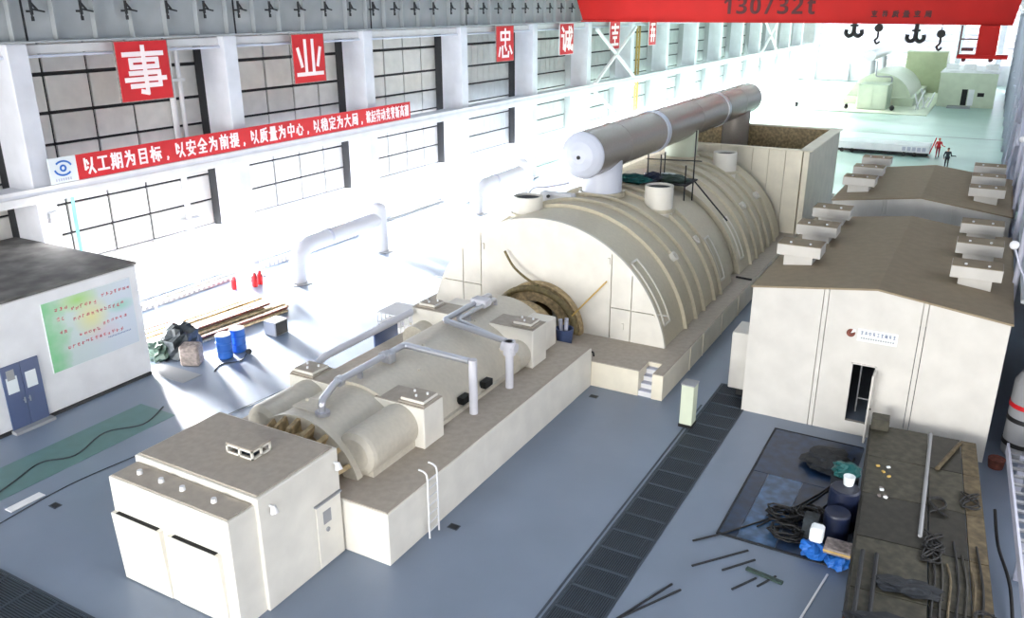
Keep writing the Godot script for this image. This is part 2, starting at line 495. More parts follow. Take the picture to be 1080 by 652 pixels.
func materials() -> void:
	var soft = noise_tex(3, 0.006, 0.94, 1.0)
	var blot = noise_tex(11, 0.012, 0.55, 1.0, 5)
	var fine = noise_tex(5, 0.03, 0.93, 1.0, 3)
	var rgh = noise_tex(9, 0.006, 0.85, 1.0, 3)
	var dust = noise_tex(15, 0.02, 0.93, 1.02, 5)
	mat("floor", C8(119, 132, 151), 0.4, 0.0, soft, 0.09, rgh)
	M.floor.metallic_specular = 0.55
	mat("floor_far", C8(160, 186, 178), 0.35, 0.0, soft, 0.07)
	mat("cream", C8(236, 232, 222), 0.45, 0.0, soft, 0.25)
	mat("gen", C8(208, 201, 186), 0.4, 0.0, fine, 0.35)
	mat("cream_warm", C8(240, 232, 212), 0.45, 0.0, soft, 0.25)
	mat("house", C8(210, 207, 201), 0.45, 0.0, soft, 0.25)
	mat("cream_top_shaded", C8(176, 166, 153), 0.7, 0.0, dust, 0.35)  # dusty grain over a cream darkened so upward faces look shaded
	mat("dome", C8(208, 199, 176), 0.36, 0.0, fine, 0.35)
	mat("white", C8(238, 238, 240), 0.5, 0.0, soft, 0.2)
	mat("column", C8(226, 228, 236), 0.5, 0.0, soft, 0.2)
	mat("panel", C8(238, 236, 231), 0.6, 0.0, soft, 0.31)
	mat("panel_b", C8(230, 228, 222), 0.6, 0.0, soft, 0.27)
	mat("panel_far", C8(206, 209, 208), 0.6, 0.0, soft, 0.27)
	mat("dark", C8(38, 40, 44), 0.7)
	mat("black", C8(14, 14, 15), 0.8)
	mat("girder", C8(176, 181, 184), 0.5, 0.0, soft, 0.2)
	mat("roof", C8(146, 130, 106), 0.7, 0.0, dust, 0.22)
	mat("roof_grey", C8(128, 126, 124), 0.8, 0.0, blot, 0.12)
	mat("ceiling", C8(226, 229, 233), 0.8)
	mat("red", C8(203, 22, 34), 0.55, 0.0, soft, 0.3)
	mat("crane_red", C8(192, 15, 6), 0.75, 0.0, soft, 0.1)
	mat("maroon", C8(74, 8, 12), 0.6)
	mat("lettering", C8(255, 240, 240), 0.6)
	mat("clad", C8(168, 160, 153), 0.26, 0.35, fine, 0.5)
	mat("steel", C8(196, 198, 206), 0.28, 0.8)
	mat("pipe_white", C8(206, 206, 214), 0.4)
	mat("pale_blue", C8(206, 211, 226), 0.4)
	mat("tan", C8(214, 188, 142), 0.6, 0.0, blot, 0.6)
	mat("brown", C8(118, 92, 44), 0.7, 0.0, blot, 0.8)
	mat("olive", C8(138, 122, 78), 0.6, 0.0, blot, 0.8)
	mat("door_blue", C8(62, 78, 116), 0.45)
	mat("paper", C8(232, 238, 240), 0.6)
	mat("grate", C8(62, 72, 84), 0.5, 0.35)
	mat("grate_dark", C8(26, 31, 38), 0.7)
	mat("mat_green", C8(88, 122, 122), 0.5, 0.0, soft, 0.5)
	mat("plate_blue", C8(28, 58, 96), 0.35, 0.0, blot, 0.35)
	mat("plate_pale", C8(76, 114, 158), 0.25, 0.0, blot, 0.35)
	mat("drum_blue", C8(26, 82, 160), 0.35)
	mat("navy", C8(14, 24, 50), 0.45)
	mat("bright_blue", C8(34, 104, 190), 0.5)
	mat("teal", C8(14, 84, 84), 0.5)
	mat("wood", C8(204, 176, 136), 0.75, 0.0, blot, 0.7)
	mat("wood_pale", C8(214, 192, 152), 0.75, 0.0, blot, 0.7)
	mat("rust", C8(140, 78, 64), 0.8, 0.0, blot, 0.8)
	mat("tarp", C8(52, 62, 70), 0.6, 0.0, blot, 0.9)
	mat("tarp_green", C8(58, 82, 74), 0.6, 0.0, blot, 0.9)
	mat("sack", C8(172, 160, 156), 0.8, 0.0, blot, 0.8)
	mat("grime", C8(82, 79, 66), 0.55, 0.0, blot, 0.45)
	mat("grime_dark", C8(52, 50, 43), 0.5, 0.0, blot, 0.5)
	mat("grime_light", C8(120, 106, 80), 0.7, 0.0, blot, 0.5)
	mat("grey", C8(150, 152, 156), 0.5)
	mat("cyan", C8(120, 208, 214), 0.4)
	mat("ochre", C8(196, 164, 88), 0.6)
	mat("pale_green", C8(206, 214, 192), 0.5, 0.0, soft, 0.2)
	mat("pale_green_dark", C8(176, 186, 150), 0.5, 0.0, soft, 0.2)
	mat("lilac", C8(186, 188, 204), 0.5)
	mat("slate", C8(172, 176, 190), 0.6, 0.0, soft, 0.2)
	mat("rubber", C8(24, 24, 26), 0.6)
	var gl = mat("glass", Color(0.96, 0.98, 1.0, 0.12), 0.03)
	gl.transparency = BaseMaterial3D.TRANSPARENCY_ALPHA
	var lamp = mat("lamp_glow", C8(255, 255, 250), 0.4)
	lamp.emission_enabled = true
	lamp.emission = C8(255, 252, 244)
	lamp.emission_energy_multiplier = 5.0
	var vc = mat("cloth", Color.WHITE, 0.8)
	vc.vertex_color_use_as_albedo = true

# ---------------------------------------------------------------- the hall
func shell() -> void:
	var g = Geo.new()
	g.box(V(-34.5, -0.4, -62), V(4.3, 0, 40.5))
	struct("floor", g, M.floor, "blue-grey painted concrete floor of the turbine hall")
	g = Geo.new()
	g.box(V(-34.5, -0.4, -171), V(4.3, 0, -62))
	var ff = struct("floor_beyond", g, M.floor_far, "pale green painted floor around the far machine")
	g = Geo.new()
	g.box(V(-34, -0.01, -100.2), V(1.6, 0.012, -99.9)); part(ff, "joint_strip", g, M.grey)
	g = Geo.new()
	g.box(V(-34, -0.01, -62.1), V(1.6, 0.012, -61.8)); part(ff, "joint_strip", g, M.grey)
	g = Geo.new()
	g.box(V(-34.5, 17.2, -171), V(4.3, 17.5, 40.5))
	var ce = struct("ceiling", g, M.ceiling, "pale grey roof deck over the hall")
	for k in 14:
		g = Geo.new()
		g.box(V(-34, 16.2, -160.3 + k * 14.2), V(4, 17.2, -160.0 + k * 14.2)); part(ce, "roof_beam", g, M.girder)
	# gable behind the gallery: a wall round one large window
	g = Geo.new()
	g.box(V(-34.5, 0, 40), V(4.3, 1.4, 40.5)); g.box(V(-34.5, 14.6, 40), V(4.3, 17.2, 40.5))
	g.box(V(-34.5, 1.4, 40), V(-31.2, 14.6, 40.5)); g.box(V(1.2, 1.4, 40), V(4.3, 14.6, 40.5))
	struct("wall_behind", g, M.white, "white gable wall behind the gallery")
	g = Geo.new()
	for k in 9: g.box(V(-31.25 + k * 4.05, 1.4, 40.1), V(-31.1 + k * 4.05, 14.6, 40.3))
	for k in 4: g.box(V(-31.2, 1.4 + k * 4.35, 40.1), V(1.2, 1.52 + k * 4.35, 40.3))
	var w = struct("window_1", g, M.white, "tall gable window behind the gallery")
	g = Geo.new(); g.box(V(-31.2, 1.4, 40.18), V(1.2, 14.6, 40.2)); part(w, "pane", g, M.glass)
	# far gable with louvred windows
	g = Geo.new()
	g.box(V(-34.5, 0, -171), V(4.3, 3.4, -170.4)); g.box(V(-34.5, 13.0, -171), V(4.3, 17.2, -170.4))
	g.box(V(-34.5, 3.4, -171), V(-30.5, 13, -170.4)); g.box(V(1.5, 3.4, -171), V(4.3, 13, -170.4))
	var fw = struct("wall_far", g, M.white, "white far gable wall of the hall")
	for x in [-30.5, -24.6, -19.2, -13.0, -6.6, -0.4]:
		g = Geo.new(); g.box(V(x - 0.5, 0, -170.3), V(x + 0.5, 17, -169.6), 0.03); part(fw, "pilaster", g, M.column)
	for k in 9:
		g = Geo.new()
		g.box_at(V(-14.5, 3.9 + k * 1.05, -170.6), V(32, 0.7, 0.06), Basis(Vector3.RIGHT, 0.45)); part(fw, "louvre_slat", g, M.lilac)

func left_wall() -> void:
	var g = Geo.new()
	g.box(V(-34.2, 2.66, -171), V(-33.72, 17.2, 40.5))
	g.box(V(-34.2, 0.4, -18), V(-33.72, 2.7, 40.5))
	var wl = struct("wall_left", g, M.dark, "clad long wall of the hall with dark joints between its sheets")
	g = Geo.new(); g.box(V(-34.2, 0, -171), V(-33.5, 0.42, 40.5)); part(wl, "sill_wall", g, M.white, "white sill wall under the windows")
	var rows = [[2.72, 3.87], [3.97, 5.15], [5.25, 5.9], [6.0, 6.4], [6.5, 7.64], [7.76, 8.9], [9.04, 10.42], [10.58, 11.5], [11.6, 13.2]]
	var z0 = -19.0
	var sp = 10.15
	var src = {}
	for b in range(-1, 15):
		var zc: float = z0 - b * sp
		for r in rows.size():
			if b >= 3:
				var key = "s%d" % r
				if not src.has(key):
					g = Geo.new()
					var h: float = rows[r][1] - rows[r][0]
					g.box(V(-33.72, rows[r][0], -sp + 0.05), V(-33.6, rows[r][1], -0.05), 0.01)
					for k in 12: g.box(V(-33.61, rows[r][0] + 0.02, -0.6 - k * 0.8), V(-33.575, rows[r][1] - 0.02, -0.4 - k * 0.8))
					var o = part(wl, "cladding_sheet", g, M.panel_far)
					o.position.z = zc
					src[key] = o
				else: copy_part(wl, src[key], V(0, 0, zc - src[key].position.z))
			else:
				for k in 5:
					var key = "p%d_%d" % [r, 1 if k == 4 else 0]
					var w = 2.0 if k < 4 else sp - 8.0
					if not src.has(key):
						g = Geo.new()
						g.box(V(-33.72, rows[r][0], -w + 0.06), V(-33.6, rows[r][1], -0.06), 0.012)
						var o = part(wl, "cladding_panel", g, M.panel)
						o.position.z = zc - 0.2 - k * 2.0
						src[key] = o
					else:
						var o = copy_part(wl, src[key], V(0, 0, zc - 0.2 - k * 2.0 - src[key].position.z))
						if (b * 7 + r * 3 + k * 5) % 4 == 0: o.material_override = M.panel_b
	# ribbon windows under the cladding, bay by bay
	for b in range(0, 15):
		var za: float = z0 - b * sp
		g = Geo.new()
		for k in 6: g.box(V(-33.72, 0.42, za - k * 2.03 - 0.04), V(-33.6, 2.66, za - k * 2.03 + 0.04))
		g.box(V(-33.72, 0.42, za - sp), V(-33.58, 0.5, za)); g.box(V(-33.72, 2.58, za - sp), V(-33.6, 2.66, za))
		var wn = struct("window_%d" % (b + 2), g, M.white, "ribbon window low in the clad wall")
		g = Geo.new(); g.box(V(-33.68, 0.48, za - sp), V(-33.665, 2.6, za)); part(wn, "pane", g, M.glass)
	# columns
	var c0 = thing("wall_column", "white box column standing against the clad long wall", "column", V(-32.2, 0, z0), "columns of the clad long wall")
	g = Geo.new(); g.box(V(-33.0, 0, z0 - 0.4), V(-31.4, 11.78, z0 + 0.4), 0.03); part(c0, "shaft", g, M.column)
	g = Geo.new(); g.box(V(-33.58, 2.66, z0 - 0.34), V(-33.0, 11.3, z0 + 0.34)); part(c0, "gap_shade", g, M.dark, "dark strip painting the shade of the gap behind the column")  # dark box paints the shadow gap between column and wall
	g = Geo.new(); g.box(V(-33.58, 0, z0 - 0.34), V(-33.0, 2.66, z0 + 0.34)); part(c0, "lower_filler", g, M.white)  # white filler added to hide dark lines behind the column foot
	g = Geo.new(); g.box(V(-33.1, 0, z0 - 0.55), V(-31.2, 0.12, z0 + 0.55), 0.02); part(c0, "base_plate", g, M.white)
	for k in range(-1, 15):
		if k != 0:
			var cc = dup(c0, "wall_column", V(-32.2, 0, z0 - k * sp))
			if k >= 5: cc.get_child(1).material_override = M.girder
			if k >= 5: cc.get_child(1).set_meta("label", "grey strip painting a paler shade in the gap behind the column")
	# walkway beam at mid height, with its kerb
	var wb = thing("walkway_beam", "long white walkway beam halfway up the clad wall", "beam", V(-31.9, 5.95, -80))
	g = Geo.new(); g.box(V(-32.9, 6.3, -170), V(-31.15, 6.42, 20), 0.01); part(wb, "deck", g, M.column)
	g = Geo.new(); g.box(V(-31.42, 5.98, -170), V(-31.12, 6.3, 20), 0.02); part(wb, "edge_beam", g, M.white)
	g = Geo.new(); g.box(V(-31.2, 6.42, -170), V(-31.14, 6.56, 20)); part(wb, "toe_board", g, M.white)
	var tb = thing("top_beam", "white beam under the crane runway of the clad wall", "beam", V(-32, 11.35, -80))
	g = Geo.new(); g.box(V(-32.3, 11.38, -170), V(-31.75, 11.72, 20), 0.02); part(tb, "rail", g, M.white)
	g = Geo.new(); g.cyl(V(-31.7, 11.3, -170), V(-31.7, 11.3, 20), 0.06, -1, 10); part(tb, "conduit", g, M.pale_blue)
	# crane runway
	var gi = thing("crane_runway_girder", "grey plate girder with stiffeners carrying the crane rail on the clad wall", "girder", V(-31.6, 11.8, -80))
	g = Geo.new(); g.box(V(-31.62, 11.85, -170), V(-31.56, 13.5, 20)); part(gi, "web", g, M.girder)
	g = Geo.new(); g.box(V(-32.1, 11.8, -170), V(-31.05, 11.86, 20)); part(gi, "bottom_flange", g, M.girder)
	g = Geo.new(); g.box(V(-32.1, 13.5, -170), V(-31.05, 13.58, 20)); part(gi, "top_flange", g, M.girder)
	g = Geo.new(); g.box(V(-31.66, 13.58, -170), V(-31.54, 13.74, 20)); part(gi, "crane_rail", g, M.steel)
	var s0: MeshInstance3D = null
	var b0: MeshInstance3D = null
	for k in 90:
		var z = -7.1 - k * 1.69
		if s0 == null:
			g = Geo.new(); g.box(V(-31.56, 11.86, z - 0.02), V(-31.3, 13.5, z + 0.02)); s0 = part(gi, "stiffener", g, M.girder)
		else: copy_part(gi, s0, V(0, 0, z + 7.1))
		if k < 45:
			z = -7.74 - k * 2.0
			if b0 == null:
				g = Geo.new()
				g.box(V(-31.3, 12.78, z - 0.04), V(-31.22, 13.3, z + 0.04))
				g.bar(V(-31.25, 12.98, z), V(-31.25, 12.88, z - 0.5), 0.05, 0.06)
				g.bar(V(-31.25, 13.22, z), V(-31.25, 12.95, z - 0.22), 0.05, 0.07)
				g.box(V(-31.3, 12.56, z - 0.04), V(-31.22, 12.72, z + 0.04)); g.box(V(-31.31, 12.6, z - 0.02), V(-31.25, 12.9, z + 0.02))
				g.box(V(-31.58, 12.86, z - 0.03), V(-31.25, 12.94, z + 0.03))
				b0 = part(gi, "conductor_bracket", g, M.dark, "black conductor bracket")
			else: copy_part(gi, b0, V(0, 0, z + 7.74))
	for k in 4:
		g = Geo.new(); g.box(V(-31.64, 11.84, -19.6 - k * sp * 1.0), V(-31.54, 13.52, -19.52 - k * sp)); part(gi, "splice_gap", g, M.dark)

func right_wall() -> void:
	var g = Geo.new()
	g.box(V(3.6, 0, -171), V(4.3, 1.3, 40.5)); g.box(V(3.6, 5.9, -24), V(4.3, 17.2, 40.5)); g.box(V(3.6, 5.9, -171), V(4.3, 17.2, -60)); g.box(V(3.6, 5.9, -60), V(4.3, 7.0, -24)); g.box(V(3.6, 9.2, -60), V(4.3, 17.2, -24)); g.box(V(3.6, 1.3, -171), V(4.3, 5.9, -24)); g.box(V(3.6, 1.3, 32), V(4.3, 5.9, 40.5))
	struct("wall_right", g, M.slate, "pale clad wall along the gallery side of the hall")
	g = Geo.new()
	for k in 15: g.box(V(3.8, 1.3, -24.06 + k * 4), V(4.0, 5.9, -23.94 + k * 4))
	g.box(V(3.8, 1.3, -24), V(4.0, 1.4, 32)); g.box(V(3.8, 5.8, -24), V(4.0, 5.9, 32))
	var w = struct("window_17", g, M.white, "unseen window band added beside the gallery for light")  # unseen window, added and set low to brighten sides facing it
	g = Geo.new(); g.box(V(3.88, 1.3, -24), V(3.9, 5.9, 32)); part(w, "pane", g, M.glass)
	g = Geo.new()
	for k in 10: g.box(V(3.8, 7.0, -60.06 + k * 4), V(4.0, 9.2, -59.94 + k * 4))
	g.box(V(3.8, 7.0, -60), V(4.0, 7.08, -24)); g.box(V(3.8, 9.12, -60), V(4.0, 9.2, -24))
	w = struct("window_18", g, M.white, "unseen high window band added over the equipment houses for light")  # unseen window, added to light the casing flanks and the upper wall
	g = Geo.new(); g.box(V(3.88, 7.0, -60), V(3.9, 9.2, -24)); part(w, "pane", g, M.glass)
	# lattice columns
	var c0 = thing("lattice_column", "grey-lilac lattice steel column along the gallery side of the hall", "column", V(2.2, 0, -52.0), "lattice columns of the gallery side")
	g = Geo.new(); g.box(V(1.75, 0, -52.45), V(2.0, 12, -52.2)); part(c0, "chord", g, M.lilac)
	g = Geo.new(); g.box(V(1.75, 0, -51.8), V(2.0, 12, -51.55)); part(c0, "chord", g, M.lilac)
	g = Geo.new(); g.box(V(2.75, 0, -52.35), V(3.0, 12, -51.65)); part(c0, "chord", g, M.lilac)
	for k in 8:
		g = Geo.new(); g.bar(V(1.88, k * 1.5, -52.32), V(1.88, k * 1.5 + 1.5, -51.68), 0.1, 0.1)
		part(c0, "lacing_bar", g, M.lilac)
		g = Geo.new(); g.bar(V(1.9, k * 1.5, -52.0), V(2.85, k * 1.5 + 1.5, -52.0), 0.12, 0.1)
		part(c0, "lacing_bar", g, M.lilac)
		g = Geo.new(); g.bar(V(2.85, k * 1.5, -52.1), V(1.9, k * 1.5 + 1.5, -52.1), 0.12, 0.1)
		part(c0, "lacing_bar", g, M.lilac)
	for k in 10: dup(c0, "lattice_column", V(2.2, 0, -62.2 - k * 10.15))
	for k in 10:
		var zb = -52.0 - k * 10.15
		var br = thing("gallery_brace", "pale lilac diagonal bracing between the lattice columns", "bracing", V(1.7, 0, zb - 5.0), "bracing of the gallery side")
		for q in [[0.05, 6.0], [6.0, 0.05], [6.2, 11.8], [11.8, 6.2]]:
			g = Geo.new(); g.bar(V(1.66 if q[0] < q[1] else 1.5, q[0], zb - 0.6), V(1.66 if q[0] < q[1] else 1.5, q[1], zb - 9.6), 0.2, 0.14); part(br, "diagonal", g, M.lilac)
	var rg = thing("gallery_runway_girder", "grey runway girder on the lattice columns", "girder", V(2.3, 12, -100))
	g = Geo.new(); g.box(V(1.7, 12.12, -170), V(2.9, 12.22, -18)); g.box(V(2.2, 12.22, -170), V(2.3, 13.2, -18)); g.box(V(1.7, 13.2, -170), V(2.9, 13.3, -18)); part(rg, "plate_girder", g, M.girder)
	# pipe rack beside the small houses
	for k in 5:
		g = Geo.new()
		g.tube(elbow([V(1.6, 0, -30.7 - k * 6.0), V(1.6, 7.4 - k * 0.1, -30.7 - k * 6.0), V(3.55, 7.4 - k * 0.1, -30.7 - k * 6.0)], 0.3), 0.09)
		single("service_pipe", g, M.lilac, "thin lilac service pipe rising behind the flat-roofed equipment houses", "pipe", V(1.72, 0, -30 - k * 6.0), "service pipes on the gallery side")
	g = Geo.new()
	for y in [5.4, 6.0, 6.6]: g.cyl(V(1.85, y, -50.5), V(1.85, y, -28), 0.05, -1, 8)
	for k in 6: g.cyl(V(1.85, 4.8, -28 - k * 4.5), V(1.85, 6.6, -28 - k * 4.5), 0.05, -1, 8)
	single("gallery_handrail", g, M.lilac, "lilac tubular handrail along the gallery wall", "handrail", V(1.85, 4.8, -44))
	g = Geo.new(); g.box(V(1.7, 4.68, -50.8), V(3.58, 4.8, -27.8)); single("gallery_deck", g, M.girder, "grey gallery deck under the lilac handrail", "walkway", V(2.6, 4.68, -44))
	for p in [V(1.2, 6.6, -27.0), V(1.3, 7.9, -40.0)]:
		var l = thing("globe_lamp", "white globe lamp on a bracket at the gallery side", "lamp", p, "globe lamps of the gallery side")
		g = Geo.new(); g.ball(p, Vector3.ONE * 0.13); part(l, "globe", g, M.white)
		g = Geo.new(); g.tube(smooth([p, p + V(0.2, -0.5, 0), p + V(0.5, -1.2, 0), p + V(0.7, -2.4, 0)]), 0.03, 6); part(l, "bracket", g, M.lilac)

func crane() -> void:
	var cz = -66.0
	var t = thing("bridge_crane", "red overhead travelling crane spanning the hall", "crane", V(-15, 11.8, cz))
	var g = Geo.new()
	g.prism(PackedVector2Array([V2(-30.4, 11.98), V2(0.3, 11.78), V2(0.6, 13.6), V2(-30.98, 13.6)]), V(0, 0, cz), Vector3.RIGHT, Vector3.UP, V(0, 0, -1.6))
	g.box(V(-30.5, 11.86, cz - 0.9), V(0.2, 11.95, cz + 0.12))
	part(t, "bridge_girder", g, M.crane_red)
	g = Geo.new(); g.box(V(-30.98, 13.6, cz - 1.8), V(0.9, 13.75, cz + 0.1)); part(t, "top_plate", g, M.crane_red)
	g = Geo.new(); g.box(V(-1.55, 9.8, cz + 0.0), V(-0.35, 11.8, cz + 1.2), 0.05); part(t, "drop_leg", g, M.crane_red)
	g = Geo.new()
	g.box(V(-2.6, 9.72, cz + 0.0), V(0.35, 9.95, cz + 1.3), 0.03); part(t, "end_carriage", g, M.crane_red)
	g = Geo.new()
	g.box(V(-2.6, 9.9, cz + 1.1), V(-2.5, 11.8, cz + 1.2)); g.box(V(-2.6, 10.9, cz + 1.1), V(-1.5, 11.0, cz + 1.2)); g.box(V(-2.4, 10.2, cz + 1.0), V(-1.7, 10.4, cz + 1.2)); part(t, "cage_frame", g, M.maroon)
	for x in [-2.2, -0.6]:
		g = Geo.new(); g.cyl(V(x, 9.62, cz + 0.3), V(x, 9.62, cz + 0.5), 0.14, -1, 14); part(t, "wheel", g, M.maroon)
	# lettering on the girder
	var x = -18.75
	for ch in "130/32t":
		var tm = TextMesh.new()
		var f = SystemFont.new()
		f.font_names = PackedStringArray(["Droid Sans"])
		f.font_weight = 700
		tm.font = f
		tm.text = ch
		tm.font_size = 64
		tm.pixel_size = 0.025
		tm.depth = 0.03
		var o = MeshInstance3D.new()
		o.name = "character"
		o.mesh = tm
		o.material_override = M.maroon
		t.add_child(o, true)
		o.position = V(x + 0.3, 13.02, cz + 0.02) - t.position
		x += 1.0
	var small = ["?a", "?b", "质", "量", "?a", "局"]
	for i in 6:
		g = Geo.new(); glyph(g, small[i], V(-8.4 + i * 0.68, 12.28, cz + 0.02), V(0.42, 0, 0), V(0, 0.42, 0), 0.08, 0.03); part(t, "character", g, M.maroon)
	# hooks
	var hooks = [[-9.35, 0, 0.0], [-7.75, 1, 0.0], [-5.35, 0, -0.3], [-3.8, 1, -0.35]]
	for h in hooks:
		var p = V(h[0], 11.3 + h[2], cz + 0.2)
		if h[1] == 0:
			var k = thing("crane_hook", "black double ramshorn hook hanging under the red crane", "hook", p, "ramshorn hooks of the crane")
			g = Geo.new(); g.cyl(p + V(0, 0.1, 0), V(p.x, 11.86, p.z), 0.14, -1, 12); part(k, "shank", g, M.rubber)
			for s in [-1.0, 1.0]:
				g = Geo.new(); g.tube(smooth([p + V(0, 0.3, 0), p + V(0.05 * s, -0.12, 0), p + V(0.3 * s, -0.28, 0), p + V(0.52 * s, -0.12, 0), p + V(0.5 * s, 0.16, 0)], 5), 0.14, 8); part(k, "horn", g, M.rubber)
			g = Geo.new(); g.box(p + V(-0.26, 0.35, -0.2), p + V(0.26, 0.5, 0.2), 0.03); part(k, "crosshead", g, M.rubber)
		else:
			var k = thing("auxiliary_hook", "small black single hook hanging under the red crane", "hook", p, "single hooks of the crane")
			g = Geo.new(); g.cyl(p + V(0, 0.28, -0.14), p + V(0, 0.28, 0.14), 0.27, -1, 18); part(k, "pulley_block", g, M.rubber)
			g = Geo.new(); g.tube(smooth([p + V(0, 0.1, 0), p + V(0, -0.35, 0), p + V(-0.16, -0.55, 0), p + V(-0.02, -0.76, 0), p + V(0.17, -0.6, 0)], 5), 0.075, 8); part(k, "hook_body", g, M.rubber)
			g = Geo.new(); g.cyl(p + V(0, 0.5, 0), V(p.x, 11.86, p.z), 0.03, -1, 6); part(k, "rope", g, M.rubber)

func V2(x: float, y: float) -> Vector2: return Vector2(x, y)

# ---------------------------------------------------------------- exciter housing at the near end of the shaft
func exciter() -> void:
	var t = thing("exciter_housing", "large white sheet-metal exciter housing with two slots and a roof vent", "machine housing", V(-14.5, 0, -11.9))
	var g = Geo.new()
	g.box(V(-16.5, 0, -13.55), V(-12.5, 2.96, -10.92), 0.02)
	part(t, "main_body", g, M.cream)
	g = Geo.new(); g.box(V(-16.42, 2.96, -13.47), V(-12.58, 3.0, -11.0), 0.012); part(t, "roof_sheet", g, M.cream_top_shaded, "taupe roof sheet darkened as shade")
	g = Geo.new()
	g.box(V(-16.45, 0, -10.92), V(-12.6, 2.79, -10.44))
	g.box(V(-16.45, 0, -10.46), V(-12.6, 2.8, -10.15), 0.015)
	part(t, "front_section", g, M.cream)
	g = Geo.new(); g.box(V(-16.4, 2.8, -10.9), V(-12.65, 2.83, -10.2), 0.01); part(t, "ledge_sheet", g, M.cream_top_shaded, "taupe ledge sheet darkened as shade")
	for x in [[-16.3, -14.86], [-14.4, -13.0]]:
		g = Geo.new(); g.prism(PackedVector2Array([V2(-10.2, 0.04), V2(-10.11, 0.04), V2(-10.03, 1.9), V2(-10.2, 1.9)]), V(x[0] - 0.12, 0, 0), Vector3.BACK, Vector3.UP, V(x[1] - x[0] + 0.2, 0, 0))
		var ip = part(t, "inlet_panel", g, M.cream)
		part(ip, "inlet_shade", _box(V(x[0] + 0.02, 1.88, -10.15), V(x[1] - 0.02, 1.912, -10.05)), M.black, "black inlet opening")  # black plate paints the dark of the inlet, the panel is solid
	for x in [-15.85, -15.12, -14.42, -13.42]:
		g = Geo.new(); g.cyl(V(x, 2.83, -10.55), V(x, 2.93, -10.55), 0.07, 0.06, 14); part(t, "bolt", g, M.white)
	# roof vent: a cap on posts
	var X0 = -14.62
	var X1 = -13.76
	var Z0 = -12.66
	var Z1 = -12.04
	var vn = part(t, "roof_vent", _box(V(X0, 3.23, Z0), V(X1, 3.27, Z1), 0.01), M.cream_top_shaded)
	g = Geo.new()
	for x in [X0 + 0.025, (X0 + X1) / 2, X1 - 0.025]:
		for z in [Z0 + 0.025, Z1 - 0.025]: g.box(V(x - 0.025, 3.0, z - 0.025), V(x + 0.025, 3.23, z + 0.025))
	for x in [X0 + 0.025, X1 - 0.025]: g.box(V(x - 0.025, 3.0, (Z0 + Z1) / 2 - 0.025), V(x + 0.025, 3.23, (Z0 + Z1) / 2 + 0.025))
	for y in [3.0, 3.185]:
		g.box(V(X0, y, Z1 - 0.05), V(X1, y + 0.045, Z1)); g.box(V(X0, y, Z0), V(X1, y + 0.045, Z0 + 0.05)); g.box(V(X1 - 0.05, y, Z0), V(X1, y + 0.045, Z1)); g.box(V(X0, y, Z0), V(X0 + 0.05, y + 0.045, Z1))
	part(vn, "vent_frame", g, M.cream)
	part(vn, "vent_core", _box(V(X0 + 0.15, 3.0, Z0 + 0.15), V(X1 - 0.15, 3.22, Z1 - 0.15)), M.grate)
	for p in [V(-12.5, 2.63, -11.26), V(-12.5, 2.62, -13.4)]:
		g = Geo.new(); g.cyl(p, p + V(0.12, 0, 0), 0.035, -1, 8); g.cyl(p + V(0.1, 0.03, 0.0), p + V(0.16, -0.14, 0.02), 0.06, 0.1, 12); part(t, "wall_lamp", g, M.white)
	var d = part(t, "door", _box(V(-12.5, 0.08, -13.47), V(-12.46, 1.78, -12.62), 0.008), M.cream)
	part(d, "door_pane", _box(V(-12.465, 1.2, -13.1), V(-12.45, 1.55, -12.83)), M.grey)
	g = Geo.new(); g.cyl(V(-12.46, 1.02, -12.95), V(-12.43, 1.02, -12.95), 0.06, -1, 12); part(d, "lock", g, M.grey)
	part(d, "drip_strip", _box(V(-12.5, 1.79, -13.5), V(-12.42, 1.83, -12.58)), M.grey)

func _box(lo: Vector3, hi: Vector3, bev := 0.0) -> Geo:
	var g = Geo.new()
	g.box(lo, hi, bev)
	return g

func arc_x(y: float, cx: float, cy: float, r: float) -> float: return cx + sqrt(max(r * r - (y - cy) * (y - cy), 0.0))

